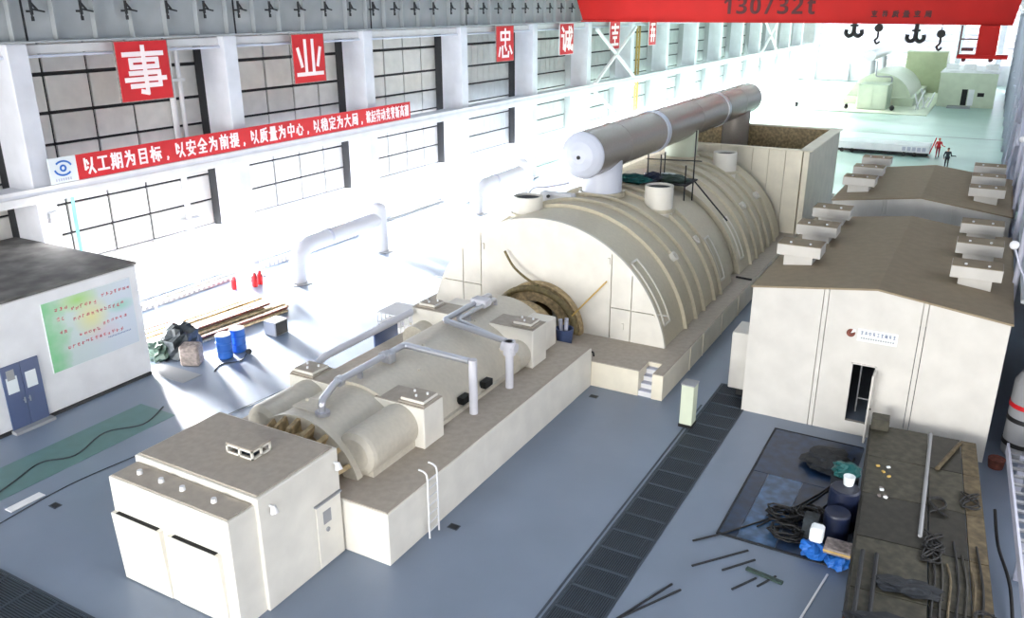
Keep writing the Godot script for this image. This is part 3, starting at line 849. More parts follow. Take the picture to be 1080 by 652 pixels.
# ---------------------------------------------------------------- generator on its foundation
func generator() -> void:
	var t = thing("generator_foundation", "long cream concrete foundation block under the generator", "foundation", V(-14.6, 0, -19.5))
	part(t, "block", _box(V(-18.0, 0, -25.58), V(-11.1, 1.47, -13.58), 0.02), M.cream)
	part(t, "shaded_top", _box(V(-17.96, 1.47, -25.58), V(-11.14, 1.5, -13.62), 0.01), M.cream_top_shaded, "taupe top of the block darkened as shade")  # thin layer carrying the shaded top colour
	var A = -14.55
	t = thing("generator", "cream round-backed generator with side coolers and bolted terminal boxes", "generator", V(A, 1.5, -19.5))
	var g = Geo.new()
	g.arch(A, 0.95, 1.5, 1.9, 17, 163, -14.6, -16.7, 40); part(t, "front_shell", g, M.gen)
	g = Geo.new(); g.arch(A, 0.78, 1.9, 2.16, 20, 160, -16.7, -25.4, 44); part(t, "main_shell", g, M.gen)
	g = Geo.new(); g.arch(A, 0.95, 1.5, 1.95, 17, 163, -14.42, -14.62, 40); part(t, "end_ring", g, M.gen)
	g = Geo.new(); g.arch(A, 1.5, 0.2, 1.02, 0, 180, -13.62, -14.62, 36); g.arch(A, 1.5, 0.1, 1.3, 0, 180, -14.5, -14.62, 36); part(t, "end_cover", g, M.tan)
	g = Geo.new(); g.arch(A, 1.5, 0.1, 1.4, 0, 180, -25.3, -25.42, 36); part(t, "rear_cover", g, M.gen)
	var f0: MeshInstance3D = null
	for k in 9:
		var a = deg_to_rad(30.0 + k * 15.0)
		var e = V(cos(a), sin(a), 0)
		g = Geo.new()
		var c = V(A, 0.95, 0)
		var s = V(-e.y, e.x, 0) * 0.06
		g.prism(PackedVector2Array([V2(1.15, -14.42), V2(1.9, -14.42), V2(1.78, -14.0), V2(1.15, -13.78)]), c - s, e, Vector3.BACK, s * 2)
		part(t, "fin", g, M.tan)
	for s in [1.0, -1.0]:
		g = Geo.new()
		g.lathe([[0.0, 0.0], [0.45, 0.02], [0.6, 0.1], [0.63, 0.2], [0.63, 2.3]], V(A + 1.62 * s, 2.08, -14.6), V(0, 0, -1), 32)
		part(t, "cooler", g, M.gen)
		g = Geo.new(); g.box(V(A + 1.62 * s - 0.5, 1.5, -16.6), V(A + 1.62 * s + 0.5, 1.75, -14.75)); part(t, "cooler_cradle", g, M.gen)
		# terminal boxes
		var xo: float = A + 2.45 * s
		var xi: float = A + 0.75 * s
		var b = part(t, "terminal_box", _box(V(min(xo, xi), 1.5, -17.56), V(max(xo, xi), 2.72, -16.6), 0.03), M.cream)
		part(b, "box_top", _box(V(min(xo, xi) + 0.02, 2.72, -17.55), V(max(xo, xi) - 0.02, 2.74, -16.62)), M.cream_top_shaded)
		lid(b, V(A + 1.98 * s, 2.74, -17.08), 0.78, 0.72)
		xo = A + 2.47 * s
		b = part(t, "terminal_box", _box(V(min(xo, xi), 1.5, -23.9), V(max(xo, xi), 2.85, -22.9), 0.03), M.cream)
		part(b, "box_top", _box(V(min(xo, xi) + 0.02, 2.85, -23.89), V(max(xo, xi) - 0.02, 2.87, -22.92)), M.cream_top_shaded)
		lid(b, V(A + 1.95 * s, 2.87, -23.4), 0.7, 0.62)
		xo = A + 2.15 * s
		part(t, "bearing_box", _box(V(min(xo, xi), 1.5, -25.3), V(max(xo, xi), 2.55, -23.9), 0.03), M.cream)
		for z in [-19.3, -20.6]:
			part(t, "cable_gland", _box(V(A + 2.0 * s - 0.1, 1.7, z - 0.22), V(A + 2.0 * s + 0.14, 1.92, z + 0.22), 0.01), M.black)
		g = Geo.new(); g.box(V(A + 1.75 * s - 0.35, 1.5, -22.9), V(A + 1.75 * s + 0.35, 1.62, -17.56)); part(t, "base_flange", g, M.gen)
		# a round flange where the far cross pipe enters
		g = Geo.new(); g.cyl(V(A + 1.9 * s, 1.95, -22.2), V(A + 1.9 * s, 1.95, -22.9), 0.5, -1, 24); part(t, "flange_boss", g, M.gen)
	g = Geo.new(); g.box_at(V(A - 0.2, 2.86, -15.15), V(0.9, 0.03, 0.6), Basis.IDENTITY, 0.01); part(t, "cover_plate", g, M.gen)
	for p in [V(A - 0.5, 2.87, -15.3), V(A + 0.15, 2.97, -19.9), V(A + 0.4, 2.95, -22.6), V(A + 0.9, 2.78, -18.6)]:
		g = Geo.new(); g.cyl(p, p + V(0, 0.06, 0), 0.05, -1, 10); part(t, "bolt", g, M.gen)
	# gas pipes over the back of the generator
	var p1 = thing("gas_pipe", "bright metal gas pipe arching along the generator back to a wrapped riser", "pipe", V(-12.07, 1.5, -19.1))
	g = Geo.new(); g.tube(elbow([V(-14.2, 2.8, -14.95), V(-14.2, 3.2, -14.95), V(-14.62, 3.22, -16.0), V(-14.62, 3.2, -19.2), V(-12.25, 3.15, -19.2)], 0.18), 0.1, 14); part(p1, "pipe_run", g, M.steel)
	g = Geo.new(); g.cyl(V(-14.2, 2.8, -14.95), V(-14.2, 2.9, -14.95), 0.2, -1, 18); part(p1, "flange", g, M.steel)
	g = Geo.new(); g.cyl(V(-12.1, 1.5, -19.15), V(-12.1, 3.25, -19.15), 0.13, -1, 16); part(p1, "riser", g, M.pipe_white)
	for z in [-16.1, -18.1]:
		g = Geo.new(); g.cyl(V(-14.62, 3.2, z), V(-14.62, 3.2, z - 0.14), 0.16, -1, 16); part(p1, "coupling", g, M.steel)
	part(p1, "valve_body", _box(V(-14.75, 2.95, -18.5), V(-14.4, 3.3, -18.2), 0.04), M.steel)
	part(p1, "saddle", _box(V(-14.7, 2.8, -17.1), V(-14.54, 3.12, -17.0)), M.steel)
	var p2 = thing("gas_pipe", "bright metal gas pipe bundle crossing the generator back near the turbine", "pipe", V(-12.04, 1.5, -21.2))
	g = Geo.new(); g.tube(elbow([V(-14.75, 2.95, -24.6), V(-14.75, 3.2, -24.6), V(-14.75, 3.2, -21.6), V(-12.2, 3.05, -21.3)], 0.18), 0.1, 14); part(p2, "pipe_run", g, M.steel)
	g = Geo.new(); g.tube(elbow([V(-14.4, 2.9, -24.4), V(-14.4, 3.18, -24.4), V(-14.4, 3.18, -21.9), V(-12.2, 2.9, -21.55)], 0.18), 0.07, 12); part(p2, "pipe_run", g, M.steel)
	g = Geo.new(); g.cyl(V(-12.05, 1.5, -21.25), V(-12.05, 3.1, -21.25), 0.13, -1, 16); part(p2, "riser", g, M.pipe_white)
	g = Geo.new(); g.cyl(V(-12.05, 2.65, -21.25), V(-12.05, 3.1, -21.25), 0.2, -1, 16); g.cyl(V(-12.3, 2.9, -21.25), V(-11.8, 2.9, -21.25), 0.16, -1, 14); part(p2, "tee", g, M.pipe_white)
	part(p2, "wrapped_joint", _box(V(-14.95, 3.05, -24.0), V(-14.3, 3.35, -23.5), 0.06), M.pipe_white)
	part(p2, "saddle", _box(V(-14.85, 2.8, -22.6), V(-14.3, 3.1, -22.5)), M.steel)
	# long side duct along the window side
	g = Geo.new(); g.tube(elbow([V(-16.9, 2.5, -17.6), V(-16.9, 2.75, -18.0), V(-16.9, 2.75, -22.7)], 0.15), 0.12, 12)
	single("side_duct", g, M.pipe_white, "pale duct along the window side of the generator", "pipe", V(-16.9, 1.5, -20))
	# ladder on the foundation
	var l = thing("access_ladder", "small white ladder hooked on the side of the generator foundation", "ladder", V(-10.98, 0, -15.2))
	for z in [-15.02, -15.45]:
		g = Geo.new(); g.tube(smooth([V(-10.92, 0, z), V(-10.92, 1.0, z), V(-10.92, 1.75, z), V(-11.0, 1.93, z), V(-11.18, 1.96, z)], 4), 0.025, 8); part(l, "stile", g, M.white)
	for k in 7:
		g = Geo.new(); g.cyl(V(-10.92, 0.2 + k * 0.25, -15.02), V(-10.92, 0.2 + k * 0.25, -15.45), 0.018, -1, 8); part(l, "rung", g, M.white)
	for p in [V(-10.65, 0, -15.75), V(-10.63, 0, -24.8), V(-20.88, 0, -11.21)  ]:
		var dr = thing("floor_drain", "small dark square floor drain beside the foundation", "drain", p, "floor drains")
		part(dr, "frame", _box(p + V(-0.15, -0.01, -0.11), p + V(0.15, 0.012, 0.11)), M.grate)
		part(dr, "grid", _box(p + V(-0.12, 0.01, -0.08), p + V(0.12, 0.016, 0.08)), M.grate_dark)
	# blue board and white basket on the window side
	part(thing("notice_board", "dark blue board leaning beside the generator on the window side", "board", V(-18.4, 0, -23.0)), "board", _box(V(-18.45, 0.0, -23.8), V(-18.38, 1.98, -22.4), 0.01), M.door_blue)
	var bk = thing("wire_crate", "white wire crate standing beside the blue board", "crate", V(-19.0, 0, -24.6))
	for k in 6:
		for s in [-19.5, -18.4]:
			g = Geo.new(); g.box(V(s - 0.02, 0, -25.3 + k * 0.26), V(s + 0.02, 1.9, -25.26 + k * 0.26)); part(bk, "upright", g, M.white)
	for k in 5:
		g = Geo.new(); g.box(V(-19.52, 0.1 + k * 0.44, -25.3), V(-18.38, 0.14 + k * 0.44, -23.98)); part(bk, "shelf", g, M.white)

func lid(b: MeshInstance3D, p: Vector3, w: float, d: float) -> void:
	part(b, "lid_flange", _box(p + V(-w / 2 - 0.05, 0, -d / 2 - 0.05), p + V(w / 2 + 0.05, 0.05, d / 2 + 0.05), 0.01), M.cream_top_shaded)
	part(b, "lid", _box(p + V(-w / 2, 0.05, -d / 2), p + V(w / 2, 0.13, d / 2), 0.02), M.cream)
	part(b, "lid_sheet", _box(p + V(-w / 2 + 0.03, 0.13, -d / 2 + 0.03), p + V(w / 2 - 0.03, 0.14, d / 2 - 0.03)), M.cream_top_shaded)
	for s in [V(-0.22, 0.14, -0.1), V(0.0, 0.14, 0.14), V(0.2, 0.14, -0.12)]:
		var g = Geo.new()
		g.cyl(p + s, p + s + V(0, 0.06, 0), 0.035, -1, 8); part(b, "lid_bolt", g, M.white)

# ---------------------------------------------------------------- turbine
const AX := -14.35
const CY := 0.1
const RD := 5.2

func dome_y(x: float, r := RD) -> float: return CY + sqrt(max(r * r - (x - AX) * (x - AX), 0.0))

func slice_poly(x0: float, x1: float, y0: float, y1: float, r: float) -> PackedVector2Array:
	# the part of the round end between x0..x1 and y0..y1 under the arc
	var p = PackedVector2Array([V2(x0, y0), V2(x1, y0)])
	var steps = 14
	for i in steps + 1:
		var x = lerpf(x1, x0, float(i) / steps)
		p.append(V2(x, max(min(dome_y(x, r), y1), y0 + 0.001)))
	return p

func turbine() -> void:
	var PY = 0.97
	var t = thing("turbine_platform", "cream turbine platform with steps cut into its corner", "platform", V(AX, 0, -42))
	part(t, "deck_block", _box(V(-20.3, 0, -60), V(-9.3, PY - 0.03, -25.6), 0.01), M.cream_warm)
	part(t, "side_block", _box(V(-9.3, 0, -60), V(-8.4, PY - 0.03, -26.6), 0.01), M.cream_warm)
	part(t, "corner_block", _box(V(-8.8, 0, -26.6), V(-8.4, PY - 0.03, -25.6), 0.01), M.cream_warm)
	part(t, "shaded_deck", _box(V(-20.28, PY - 0.03, -60), V(-9.3, PY, -25.62)), M.cream_top_shaded, "taupe deck surface darkened as shade")  # thin layer carrying the shaded top colour of the deck
	part(t, "shaded_deck", _box(V(-9.3, PY - 0.03, -60), V(-8.42, PY, -26.6)), M.cream_top_shaded, "taupe deck surface darkened as shade")
	part(t, "shaded_deck", _box(V(-8.78, PY - 0.03, -26.6), V(-8.42, PY, -25.62)), M.cream_top_shaded, "taupe deck surface darkened as shade")
	for k in 4:
		part(t, "step", _box(V(-9.3, 0, -26.6), V(-8.8, 0.19 + k * 0.19, -25.66 - k * 0.24)), M.white)
		part(t, "tread", _box(V(-9.29, 0.19 + k * 0.19, -25.9 - k * 0.24), V(-8.81, 0.21 + k * 0.19, -25.64 - k * 0.24)), M.lilac, "blue-grey tread")
	for z in [-28.6, -30.2, -32.8, -35.4, -38.6, -42, -46, -50]:
		part(t, "joint_rib", _box(V(-8.41, 0.02, z - 0.06), V(-8.37, PY - 0.04, z)), M.cream_warm)
	# the two low-pressure casings
	for k in 2:
		var z0: float = [-28.0, -38.55][k]
		var z1: float = [-37.2, -46.9][k]
		var d = thing("low_pressure_casing", ["near ribbed half-round turbine casing with a flat panelled end", "far ribbed half-round turbine casing against the panelled enclosure"][k], "turbine casing", V(AX, PY, (z0 + z1) / 2), "low-pressure casings")
		var a0 = rad_to_deg(asin((PY - CY) / RD))
		var g = Geo.new()
		g.arch(AX, CY, RD - 0.1, RD, a0, 180 - a0, z0, z1, 72); part(d, "shell", g, M.dome)
		var ribs: Array = [[-30.35, -31.65, -32.75, -34.25, -35.2], [-40.4, -41.6, -42.9, -44.0, -45.4]][k]
		for r in ribs:
			g = Geo.new(); g.arch(AX, CY, RD - 0.02, RD + 0.14, a0, 180 - a0, r + 0.07, r - 0.07, 64); part(d, "rib", g, M.dome)
		if k == 0:
			g = Geo.new(); g.arch(AX, CY, RD - 0.05, RD + 0.03, a0, 180 - a0, z0 + 0.03, z0 - 0.1, 64); part(d, "end_rim", g, M.cream)
			for q in [[-17.16, -11.46, PY, 9.0], [-11.42, -10.62, 2.24, 9.0], [-10.58, -9.18, 2.24, 9.0], [-11.42, -10.62, PY, 2.2], [-10.58, -9.2, PY, 2.2], [-18.04, -17.2, 2.24, 9.0], [-19.5, -18.08, 2.24, 9.0], [-18.04, -17.2, PY, 2.2], [-19.5, -18.08, PY, 2.2]]:
				g = Geo.new(); g.prism(slice_poly(q[0], q[1], q[2], q[3], RD - 0.04), V(0, 0, z0 + 0.02), Vector3.RIGHT, Vector3.UP, V(0, 0, -0.1)); part(d, "end_panel", g, M.cream)
			g = Geo.new(); g.prism(slice_poly(AX - 5.0, AX + 5.0, PY, 9.0, RD - 0.1), V(0, 0, z0 - 0.09), Vector3.RIGHT, Vector3.UP, V(0, 0, -0.1)); part(d, "end_backing", g, M.cream)
			for p in [V(-17.05, 3.9, z0 + 0.04), V(-11.55, 4.05, z0 + 0.04), V(-10.9, 1.55, z0 + 0.04)]:
				part(d, "hinge", _box(p - V(0.05, 0.12, 0.0), p + V(0.05, 0.12, 0.06)), M.cream)
		else:
			g = Geo.new(); g.prism(slice_poly(AX - 5.1, AX + 5.1, PY, 9.0, RD - 0.06), V(0, 0, z0 - 0.02), Vector3.RIGHT, Vector3.UP, V(0, 0, -0.1)); part(d, "end_panel", g, M.dome)
		# raised frames and lifting eyes on the flank
		for fr in [[[17.8, 48.0, -28.35, -29.0], [14.5, 37.8, -35.55, -36.2]], [[16.0, 40.0, -39.0, -39.6]]][k]:
			g = Geo.new()
			g.arch(AX, CY, RD - 0.02, RD + 0.05, fr[0], fr[1], fr[2], fr[2] - 0.06, 20); g.arch(AX, CY, RD - 0.02, RD + 0.05, fr[0], fr[1], fr[3] + 0.06, fr[3], 20)
			g.arch(AX, CY, RD - 0.02, RD + 0.05, fr[0], fr[0] + 0.8, fr[2], fr[3], 2); g.arch(AX, CY, RD - 0.02, RD + 0.05, fr[1] - 0.8, fr[1], fr[2], fr[3], 2)
			part(d, "raised_frame", g, M.cream)
		for z in [[-31.66, -34.55], [-42.26, -45.06]][k]:
			var e = V(cos(deg_to_rad(39.5)), sin(deg_to_rad(39.5)), 0)
			var c = V(AX, CY, z) + e * (RD - 0.02)
			g = Geo.new(); g.pipe_wall(c, c + e * 0.2, 0.2, 0.12, 18); part(d, "lifting_eye", g, M.cream)
			g = Geo.new(); g.cyl(c, c + e * 0.06, 0.12, -1, 14); part(d, "eye_plug", g, M.olive)
		for q in [[[-16.05, -29.9, 5.7], [-12.0, -34.4, 5.73]], [[-12.0, -44.6, 5.7]]][k]:
			g = Geo.new(); g.pipe_wall(V(q[0], dome_y(q[0]) - 0.5, q[1]), V(q[0], q[2], q[1]), 0.62, 0.54, 32)
			var sb = part(d, "access_stub", g, M.cream)
			g = Geo.new(); g.cyl(V(q[0], q[2] - 0.16, q[1]), V(q[0], q[2] - 0.1, q[1]), 0.55, -1, 32); part(sb, "stub_cover", g, M.dark)
			g = Geo.new(); g.pipe_wall(V(q[0], dome_y(q[0]) - 0.12, q[1]), V(q[0], dome_y(q[0]) + 0.02, q[1]), 0.72, 0.6, 32); part(sb, "collar", g, M.dome)
	# ring in the valley between the casings
	var vg = Geo.new(); vg.arch(AX, CY, 4.7, 4.95, 11, 169, -37.2, -38.55, 64)
	single("expansion_ring", vg, M.dome, "recessed ring joining the two half-round casings", "ring", V(AX, PY, -37.9))
	var g = Geo.new()
	g.tube([V(-8.45, 1.02, -37.8), V(-9.2, 1.02, -37.9)], 0.05, 8); single("ring_drain_pipe", g, M.rubber, "short dark drain pipe at the foot of the recessed ring", "pipe", V(-8.8, 0.97, -37.85))
	# cross-over pipe
	var x = thing("crossover_pipe", "huge metal-clad steam pipe lying above both turbine casings", "pipe", V(AX, 5.2, -44))
	var PYC = 7.25
	var Rp = 0.97
	for sec in [[-31.5, -39.2, "barrel"], [-39.5, -49.8, "barrel"], [-50.1, -57.6, "barrel"]]:
		g = Geo.new(); g.cyl(V(AX, PYC, sec[0]), V(AX, PYC, sec[1]), Rp, -1, 56, false)
		part(x, "barrel", g, M.clad)
	g = Geo.new(); g.lathe([[0.0, -0.42], [0.3, -0.4], [0.6, -0.3], [0.82, -0.14], [0.94, 0.0], [0.97, 0.12]], V(AX, PYC, -31.45), V(0, 0, -1), 48)
	var cp = part(x, "end_cap", g, M.pale_blue)
	g = Geo.new(); g.cyl(V(AX + 0.02, PYC - 0.02, -31.0), V(AX + 0.02, PYC - 0.02, -31.1), 0.08, -1, 14); part(cp, "boss", g, M.rubber)
	g = Geo.new(); g.lathe([[0.97, 0.0], [0.9, 0.2], [0.6, 0.36], [0.0, 0.42]], V(AX, PYC, -57.6), V(0, 0, -1), 48); part(x, "far_cap", g, M.clad)
	for z in [[-39.15, -39.55, 1.03, "pale_blue"], [-49.75, -50.15, 1.02, "steel"], [-34.6, -34.7, 0.985, "clad"], [-45, -45.1, 0.985, "clad"], [-54, -54.1, 0.985, "clad"]]:
		g = Geo.new(); g.pipe_wall(V(AX, PYC, z[0]), V(AX, PYC, z[1]), z[2], 0.9, 56); part(x, "band", g, M[z[3]])
	for q in [[-33.6, 5.24, "pale_blue"], [-44.3, 5.24, "pale_green"], [-55.3, 4.09, "clad"]]:
		g = Geo.new(); g.cyl(V(AX, q[1], q[0]), V(AX, 6.9, q[0]), 0.86, -1, 40); part(x, "riser", g, M[q[2]])
		if q[0] > -50:
			g = Geo.new(); g.pipe_wall(V(AX, 5.2, q[0]), V(AX, 5.42, q[0]), 1.0, 0.86, 40); part(x, "riser_collar", g, M.dome)
	# odds and ends on the crown of the casings
	var b = thing("valve_bracket", "white bracket with small valve on the crown beside the clad pipe", "bracket", V(-15.9, 5.0, -32.0))
	g = Geo.new(); g.box(V(-16.6, 5.0, -32.4), V(-15.0, 5.45, -31.9), 0.08); part(b, "bracket_plate", g, M.white)
	g = Geo.new(); g.cyl(V(-16.1, 5.3, -31.9), V(-16.1, 5.3, -31.8), 0.07, -1, 10); part(b, "valve", g, M.rubber)
	g = Geo.new(); g.tube(smooth([V(-17.4, 5.0, -32.2), V(-17.0, 5.5, -32.2), V(-16.2, 5.65, -32.2), V(-15.3, 5.9, -32.2)]), 0.05, 8); part(b, "tube", g, M.lilac)
	var wp = thing("work_platform", "dark scaffold platform with tarpaulins between the casings under the clad pipe", "scaffold", V(-12.8, 5.0, -37.9))
	part(wp, "board", _box(V(-14.2, 5.25, -38.6), V(-11.6, 5.32, -36.9)), M.dark)
	part(wp, "board", _box(V(-13.6, 5.32, -37.4), V(-12.9, 5.36, -36.4)), M.dark)
	for p in [[-14.0, -38.3, 6.9], [-13.2, -38.4, 6.5], [-11.75, -38.4, 7.6], [-11.7, -37.0, 6.2], [-12.9, -37.0, 6.6]]:
		g = Geo.new(); g.cyl(V(p[0], dome_y(p[0], 4.9), p[1]), V(p[0], p[2], p[1]), 0.035, -1, 8); part(wp, "pole", g, M.rubber)
	g = Geo.new(); g.cyl(V(-14.1, 6.1, -38.4), V(-11.4, 6.2, -38.4), 0.03, -1, 8); part(wp, "ledger", g, M.rubber)
	g = Geo.new(); g.cyl(V(-11.75, 5.3, -38.4), V(-9.6, 3.9, -36.9), 0.035, -1, 8); part(wp, "ledger", g, M.rubber)
	for q in [[V(-14.0, 5.45, -36.6), V(0.75, 0.22, 0.5), "teal"], [V(-12.4, 5.45, -37.4), V(0.7, 0.2, 0.45), "tarp_green"], [V(-13.3, 5.52, -37.0), V(0.45, 0.24, 0.35), "navy"], [V(-13.0, 5.42, -38.0), V(0.5, 0.16, 0.4), "paper"]]:
		part(wp, "tarpaulin", lump(q[0], q[1], 5), M[q[2]])
	# open-topped enclosure at the far end of the shaft
	var e = thing("turbine_enclosure", "tall cream open-topped enclosure of vertical panels at the turbine end", "enclosure", V(AX, PY, -52))
	var ET = 5.65
	for k in 13:
		part(e, "wall_panel", _box(V(-20.24 + k * 0.9, PY, -47.75), V(-19.36 + k * 0.9, ET - 0.08, -47.5), 0.015), M.cream_warm)
	part(e, "side_wall", _box(V(-8.5, PY, -57.2), V(-8.2, ET - 0.08, -47.5), 0.015), M.cream_warm)
	part(e, "side_wall", _box(V(-20.5, PY, -57.2), V(-20.25, ET - 0.08, -47.5), 0.015), M.cream_warm)
	part(e, "back_wall", _box(V(-20.5, PY, -57.4), V(-8.2, ET - 0.08, -57.1)), M.cream_warm)
	g = Geo.new(); g.box(V(-20.5, ET - 0.08, -47.78), V(-8.2, ET, -47.46), 0.02); g.box(V(-8.75, ET - 0.08, -57.4), V(-8.05, ET, -47.46), 0.03); g.box(V(-20.5, ET - 0.08, -57.4), V(-20.2, ET, -47.46), 0.02); g.box(V(-20.5, ET - 0.08, -57.4), V(-8.2, ET, -57.0), 0.02)
	part(e, "coping", g, M.cream_warm)
	part(e, "lining", _box(V(-8.53, PY, -57.05), V(-8.51, ET - 0.1, -47.8)), M.tan, "inner lining toned tan for the shade inside")  # tan sheets put the shade of the interior into their colour
	part(e, "lining", _box(V(-20.2, PY, -57.08), V(-8.55, ET - 0.1, -57.06)), M.tan, "inner lining toned tan for the shade inside")
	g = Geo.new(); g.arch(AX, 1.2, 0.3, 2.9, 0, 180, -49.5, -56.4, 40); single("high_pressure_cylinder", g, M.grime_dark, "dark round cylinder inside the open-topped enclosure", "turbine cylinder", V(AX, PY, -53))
	# coupling between generator and turbine
	var c = thing("shaft_coupling", "brown lagged shaft coupling ring between generator and turbine end", "coupling", V(AX, PY, -27.2))
	g = Geo.new()
	var ring = []
	for i in 25:
		var a = PI * i / 24.0
		ring.append(V(AX + cos(a) * 1.75, 1.18 + sin(a) * 1.52, -27.3))
	g.tube(ring, 0.13, 12); part(c, "lagging_ring", g, M.olive)
	g = Geo.new(); g.arch(AX, 0.98, 1.2, 1.6, 0, 180, -27.35, -27.6, 40); g.arch(AX, 0.98, 1.3, 1.85, 0, 180, -27.6, -27.96, 40); part(c, "stepped_seal", g, M.tan)
	g = Geo.new(); g.cyl(V(AX, 1.5, -25.62), V(AX, 1.5, -27.9), 0.5, -1, 28); part(c, "shaft", g, M.brown)
	g = Geo.new(); g.arch(AX, 0.98, 1.3, 1.45, 0, 180, -25.62, -26.6, 32); part(c, "guard", g, M.tan)
	g = Geo.new(); g.tube(smooth([V(-15.9, 3.9, -27.7), V(-15.4, 3.4, -27.5), V(-14.8, 3.05, -27.4), V(-14.2, 2.86, -27.3)]), 0.05, 8); single("bent_bar", g, M.olive, "thin olive bar leaning from the brown coupling against the casing end", "bar", V(-15, 2.9, -27.5))
	g = Geo.new(); g.bar(V(-12.68, 1.9, -27.2), V(-11.6, 3.25, -27.93), 0.07, 0.04); single("ochre_stick", g, M.ochre, "short ochre stick beside the brown coupling", "stick", V(-12, 2.5, -27.6))
	var bu = thing("parts_bucket", "blue and lilac bucket of tools standing by the coupling", "bucket", V(-12.45, 1.5, -25.95))
	g = Geo.new(); g.lathe([[0.0, 0.0], [0.26, 0.0], [0.34, 0.75], [0.3, 0.75], [0.23, 0.06], [0.0, 0.05]], V(-12.4, 1.12, -26.0), Vector3.UP, 20); part(bu, "pail", g, M.door_blue)
	for q in [V(0.05, 0, 0.03), V(-0.08, 0, 0.02), V(0.0, 0, -0.08)]:
		g = Geo.new(); g.cyl(V(-12.4, 1.2, -26.0) + q, V(-12.4, 2.2, -26.0) + q * 2.0, 0.08, -1, 8); part(bu, "tool", g, M.lilac)
	part(bu, "stand", _box(V(-12.75, PY, -26.3), V(-12.05, 1.12, -25.7), 0.02), M.tan)
	g = Geo.new(); g.tube(smooth([V(-12.0, 1.2, -26.0), V(-11.7, 1.02, -26.0), V(-11.4, 1.01, -26.3), V(-11.2, 1.01, -26.0)]), 0.035, 8)
	single("hose", g, M.rubber, "short black hose on the deck beside the bucket of tools", "hose", V(-11.6, 0.97, -26.1))
	# slim white cabinet on the floor
	var cb = thing("floor_cabinet", "slim white cabinet on a black plinth beside the grating", "cabinet", V(-7.05, 0, -24.4))
	part(cb, "plinth", _box(V(-7.3, 0, -24.6), V(-6.84, 0.1, -24.1)), M.black)
	part(cb, "body", _box(V(-7.28, 0.1, -24.58), V(-6.86, 1.5, -24.12), 0.015), M.pale_green)
	part(cb, "top", _box(V(-7.3, 1.5, -24.6), V(-6.84, 1.54, -24.1)), M.grey)

func lump(c: Vector3, r: Vector3, sd: int) -> Geo:
	# a crumpled heap: a ball pushed in and out by noise, flat underneath
	var f = FastNoiseLite.new()
	f.seed = sd
	f.frequency = 1.4
	f.fractal_octaves = 3
	var g = Geo.new()
	var pt = func(i: int, j: int) -> Vector3:
		var t = TAU * (i % 18) / 18.0
		var p = PI * j / 10.0
		var d = Vector3(sin(p) * cos(t), cos(p), sin(p) * sin(t))
		var k: float = 1.0 + 0.55 * f.get_noise_3dv(d * 1.2 + c)
		var q: Vector3 = c + d * r * k
		q.y = max(q.y, c.y - r.y * 0.85)
		return q
	for i in 18:
		for j in 10:
			var a: Vector3 = pt.call(i, j)
			var b: Vector3 = pt.call(i + 1, j)
			var d: Vector3 = pt.call(i + 1, j + 1)
			var e: Vector3 = pt.call(i, j + 1)
			if (a - b).length() > 0.0001: g.face([a, b, d], (a + b + d) / 3 - c)
			if (d - e).length() > 0.0001: g.face([a, d, e], (a + d + e) / 3 - c)
	return g

